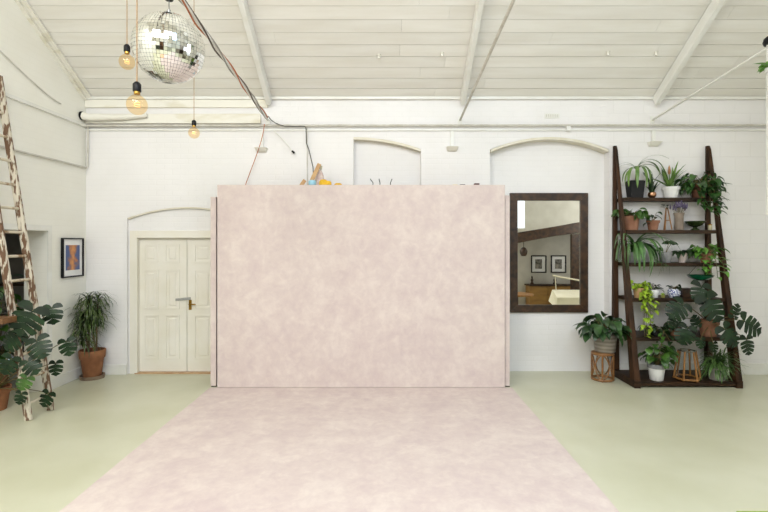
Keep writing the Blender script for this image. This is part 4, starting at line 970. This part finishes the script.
b = N(); box(b, 3.0, 6.39, YW-.12, YW, 0, 2.9); struct('wall_alcove', b, pm('alcove_paint', (196,192,180), (186,182,170), 4, .6))
b = N(); A = Vector((3.0,YA,1.86)); 
prism(b, [(3.0,YA+.02,1.84),(4.6,YA+.02,2.14),(6.0,YA+.02,2.33),(6.38,YA+.02,2.34),(6.38,YA+.02,2.62),(5.6,YA+.02,2.58),(4.6,YA+.02,2.40),(3.0,YA+.02,2.14)], (0,-.16,0)); tag(obj('timber_beam', b, m_frame, bevel=.01), 'bowed brown beam across the alcove reflected in the mirror', 'beam')
b = N(); box(b, X_(574,12.9), X_(574,12.9)+.2, YA-.12, YA+.01, 0, 2.19); tag(obj('timber_post', b, m_frame, bevel=.006), 'upright brown post under the beam reflected in the mirror', 'post')
b = N(); box(b, 3.0, 6.39, YW, YA-.13, 2.92, 2.98); struct('ceiling_alcove', b, m_annex)
st = sthing('window_1'); b = N(); box(b, 3.05, X_(526,12.9), YA+.002, YA+.02, Z_(228,12.9), 3.9); obj('pane', b, glow('daylight_pane', (240,246,255), 1.0), st)
for px, sub in ((540,'framed print nearer the lamp stand, reflected above the sideboard'), (560,'framed print nearer the timber post, reflected above the sideboard')):
    t, mtt, (hx, hz, ym) = frame_thing('framed_print', sub, 'picture', X_(px-7.7,14), X_(px+7.7,14), Z_(273,14), Z_(255.5,14), YW, .03, .03, m_black, ('mount', m_white_pot), 1)
    b = N(); box(b, -.10,.10, ym-.001, ym+.004, -.14,.14); obj('print', b, pm('dark_print', (60,58,56), (150,144,132), 12, .6), t)
t = thing('sideboard', 'long mustard wooden sideboard reflected in the mirror', 'sideboard', (4.85, YW+.24, 0))
b = N(); box(b, -.75,.75,-.22,.22,.10,.72); obj('body', b, m_mustard, t, bevel=.005); b = N(); box(b, -.78,.78,-.23,.24,.72,.75); obj('top', b, m_dkwood_h, t)
for k in range(3):
    b = N(); box(b, -.73+k*.49, -.26+k*.49, .22,.238,.13,.69); d = obj('door', b, m_mustard, t, bevel=.003); b = N(); lathe(b, [(0,0),(.015,0),(.015,.02),(0,.02)], 10, (-.49+k*.49, 0, .45)); 
    for v in b.verts: v.co.y += .245
    obj('knob', b, m_brass, d)
b = N()
for x in (-.7,.7):
    for y in (-.18,.18): box(b, x-.025,x+.025,y-.02,y+.02,0,.10)
obj('feet', b, m_dkwood, t)
for px, h, s_ in ((533,.22,'carved figurine under the first framed print'), (556,.20,'carved figurine between the two framed prints')):
    b = N(); lathe(b, [(0,0),(.05,0),(.055,.02),(.03,.08),(.045,.13),(.02,.18),(.03,h),(0,h+.03)], 12); o = obj('figurine', b, m_frame, smooth=True); o.location = (X_(px,13.8), YW+.24, .7505); tag(o, s_, 'figurine', 'figurines on the sideboard')
t = thing('drafting_table', 'cream drafting table with a tilted parallel rail reflected in the mirror', 'table', (4.78, 2.2, -.0))
m_cream = pm('cream_laminate', (236,230,206), (228,221,194), 5, .4)
b = N(); hexa(b, [(-.5,-.3,.42),(.5,-.3,.42),(.5,.3,.30),(-.5,.3,.30)], [(-.40,-.3,.72),(.5,-.3,.72),(.5,.3,.58),(-.48,.3,.58)]); obj('board', b, m_cream, t, bevel=.006)
for x in (-.4,.4):
    for y in (-.22,.22): b = N(); box(b, x-.025,x+.025,y-.025,y+.025,0,.36); obj('leg', b, m_steel, t)
b = N(); tube(b, [(-.33,-.2,.70),(-.36,-.2,1.06)], .012, 8); tube(b, [(-.42,-.2,1.10),(.5,-.2,.93)], .02, 8); obj('rail', b, m_cream, t, smooth=True)
t = thing('round_table', 'round honey wood table reflected at the mirror edge', 'table', (3.45, 1.9, 0))
b = N(); lathe(b, [(0,.57),(.42,.57),(.43,.60),(.42,.62),(0,.62)], 28); obj('tabletop', b, m_oak, t, smooth=True); b = N(); lathe(b, [(0,0),(.22,0),(.2,.03),(.04,.06),(.035,.57),(0,.57)], 18); obj('pedestal', b, m_dkwood, t, smooth=True)
t = thing('hanging_lantern', 'dark lantern hanging in the alcove beside the framed prints', 'lantern', (3.90, .95, 1.58))
b = N(); lathe(b, [(0,0),(.06,.0),(.10,.06),(.11,.15),(.07,.22),(.03,.25),(0,.26)], 12); obj('shade', b, m_frame, t, smooth=True)
b = N(); tube(b, [(0,0,.25),(0,0,2.919-1.58)], .008, 6); obj('cord', b, m_black, t)
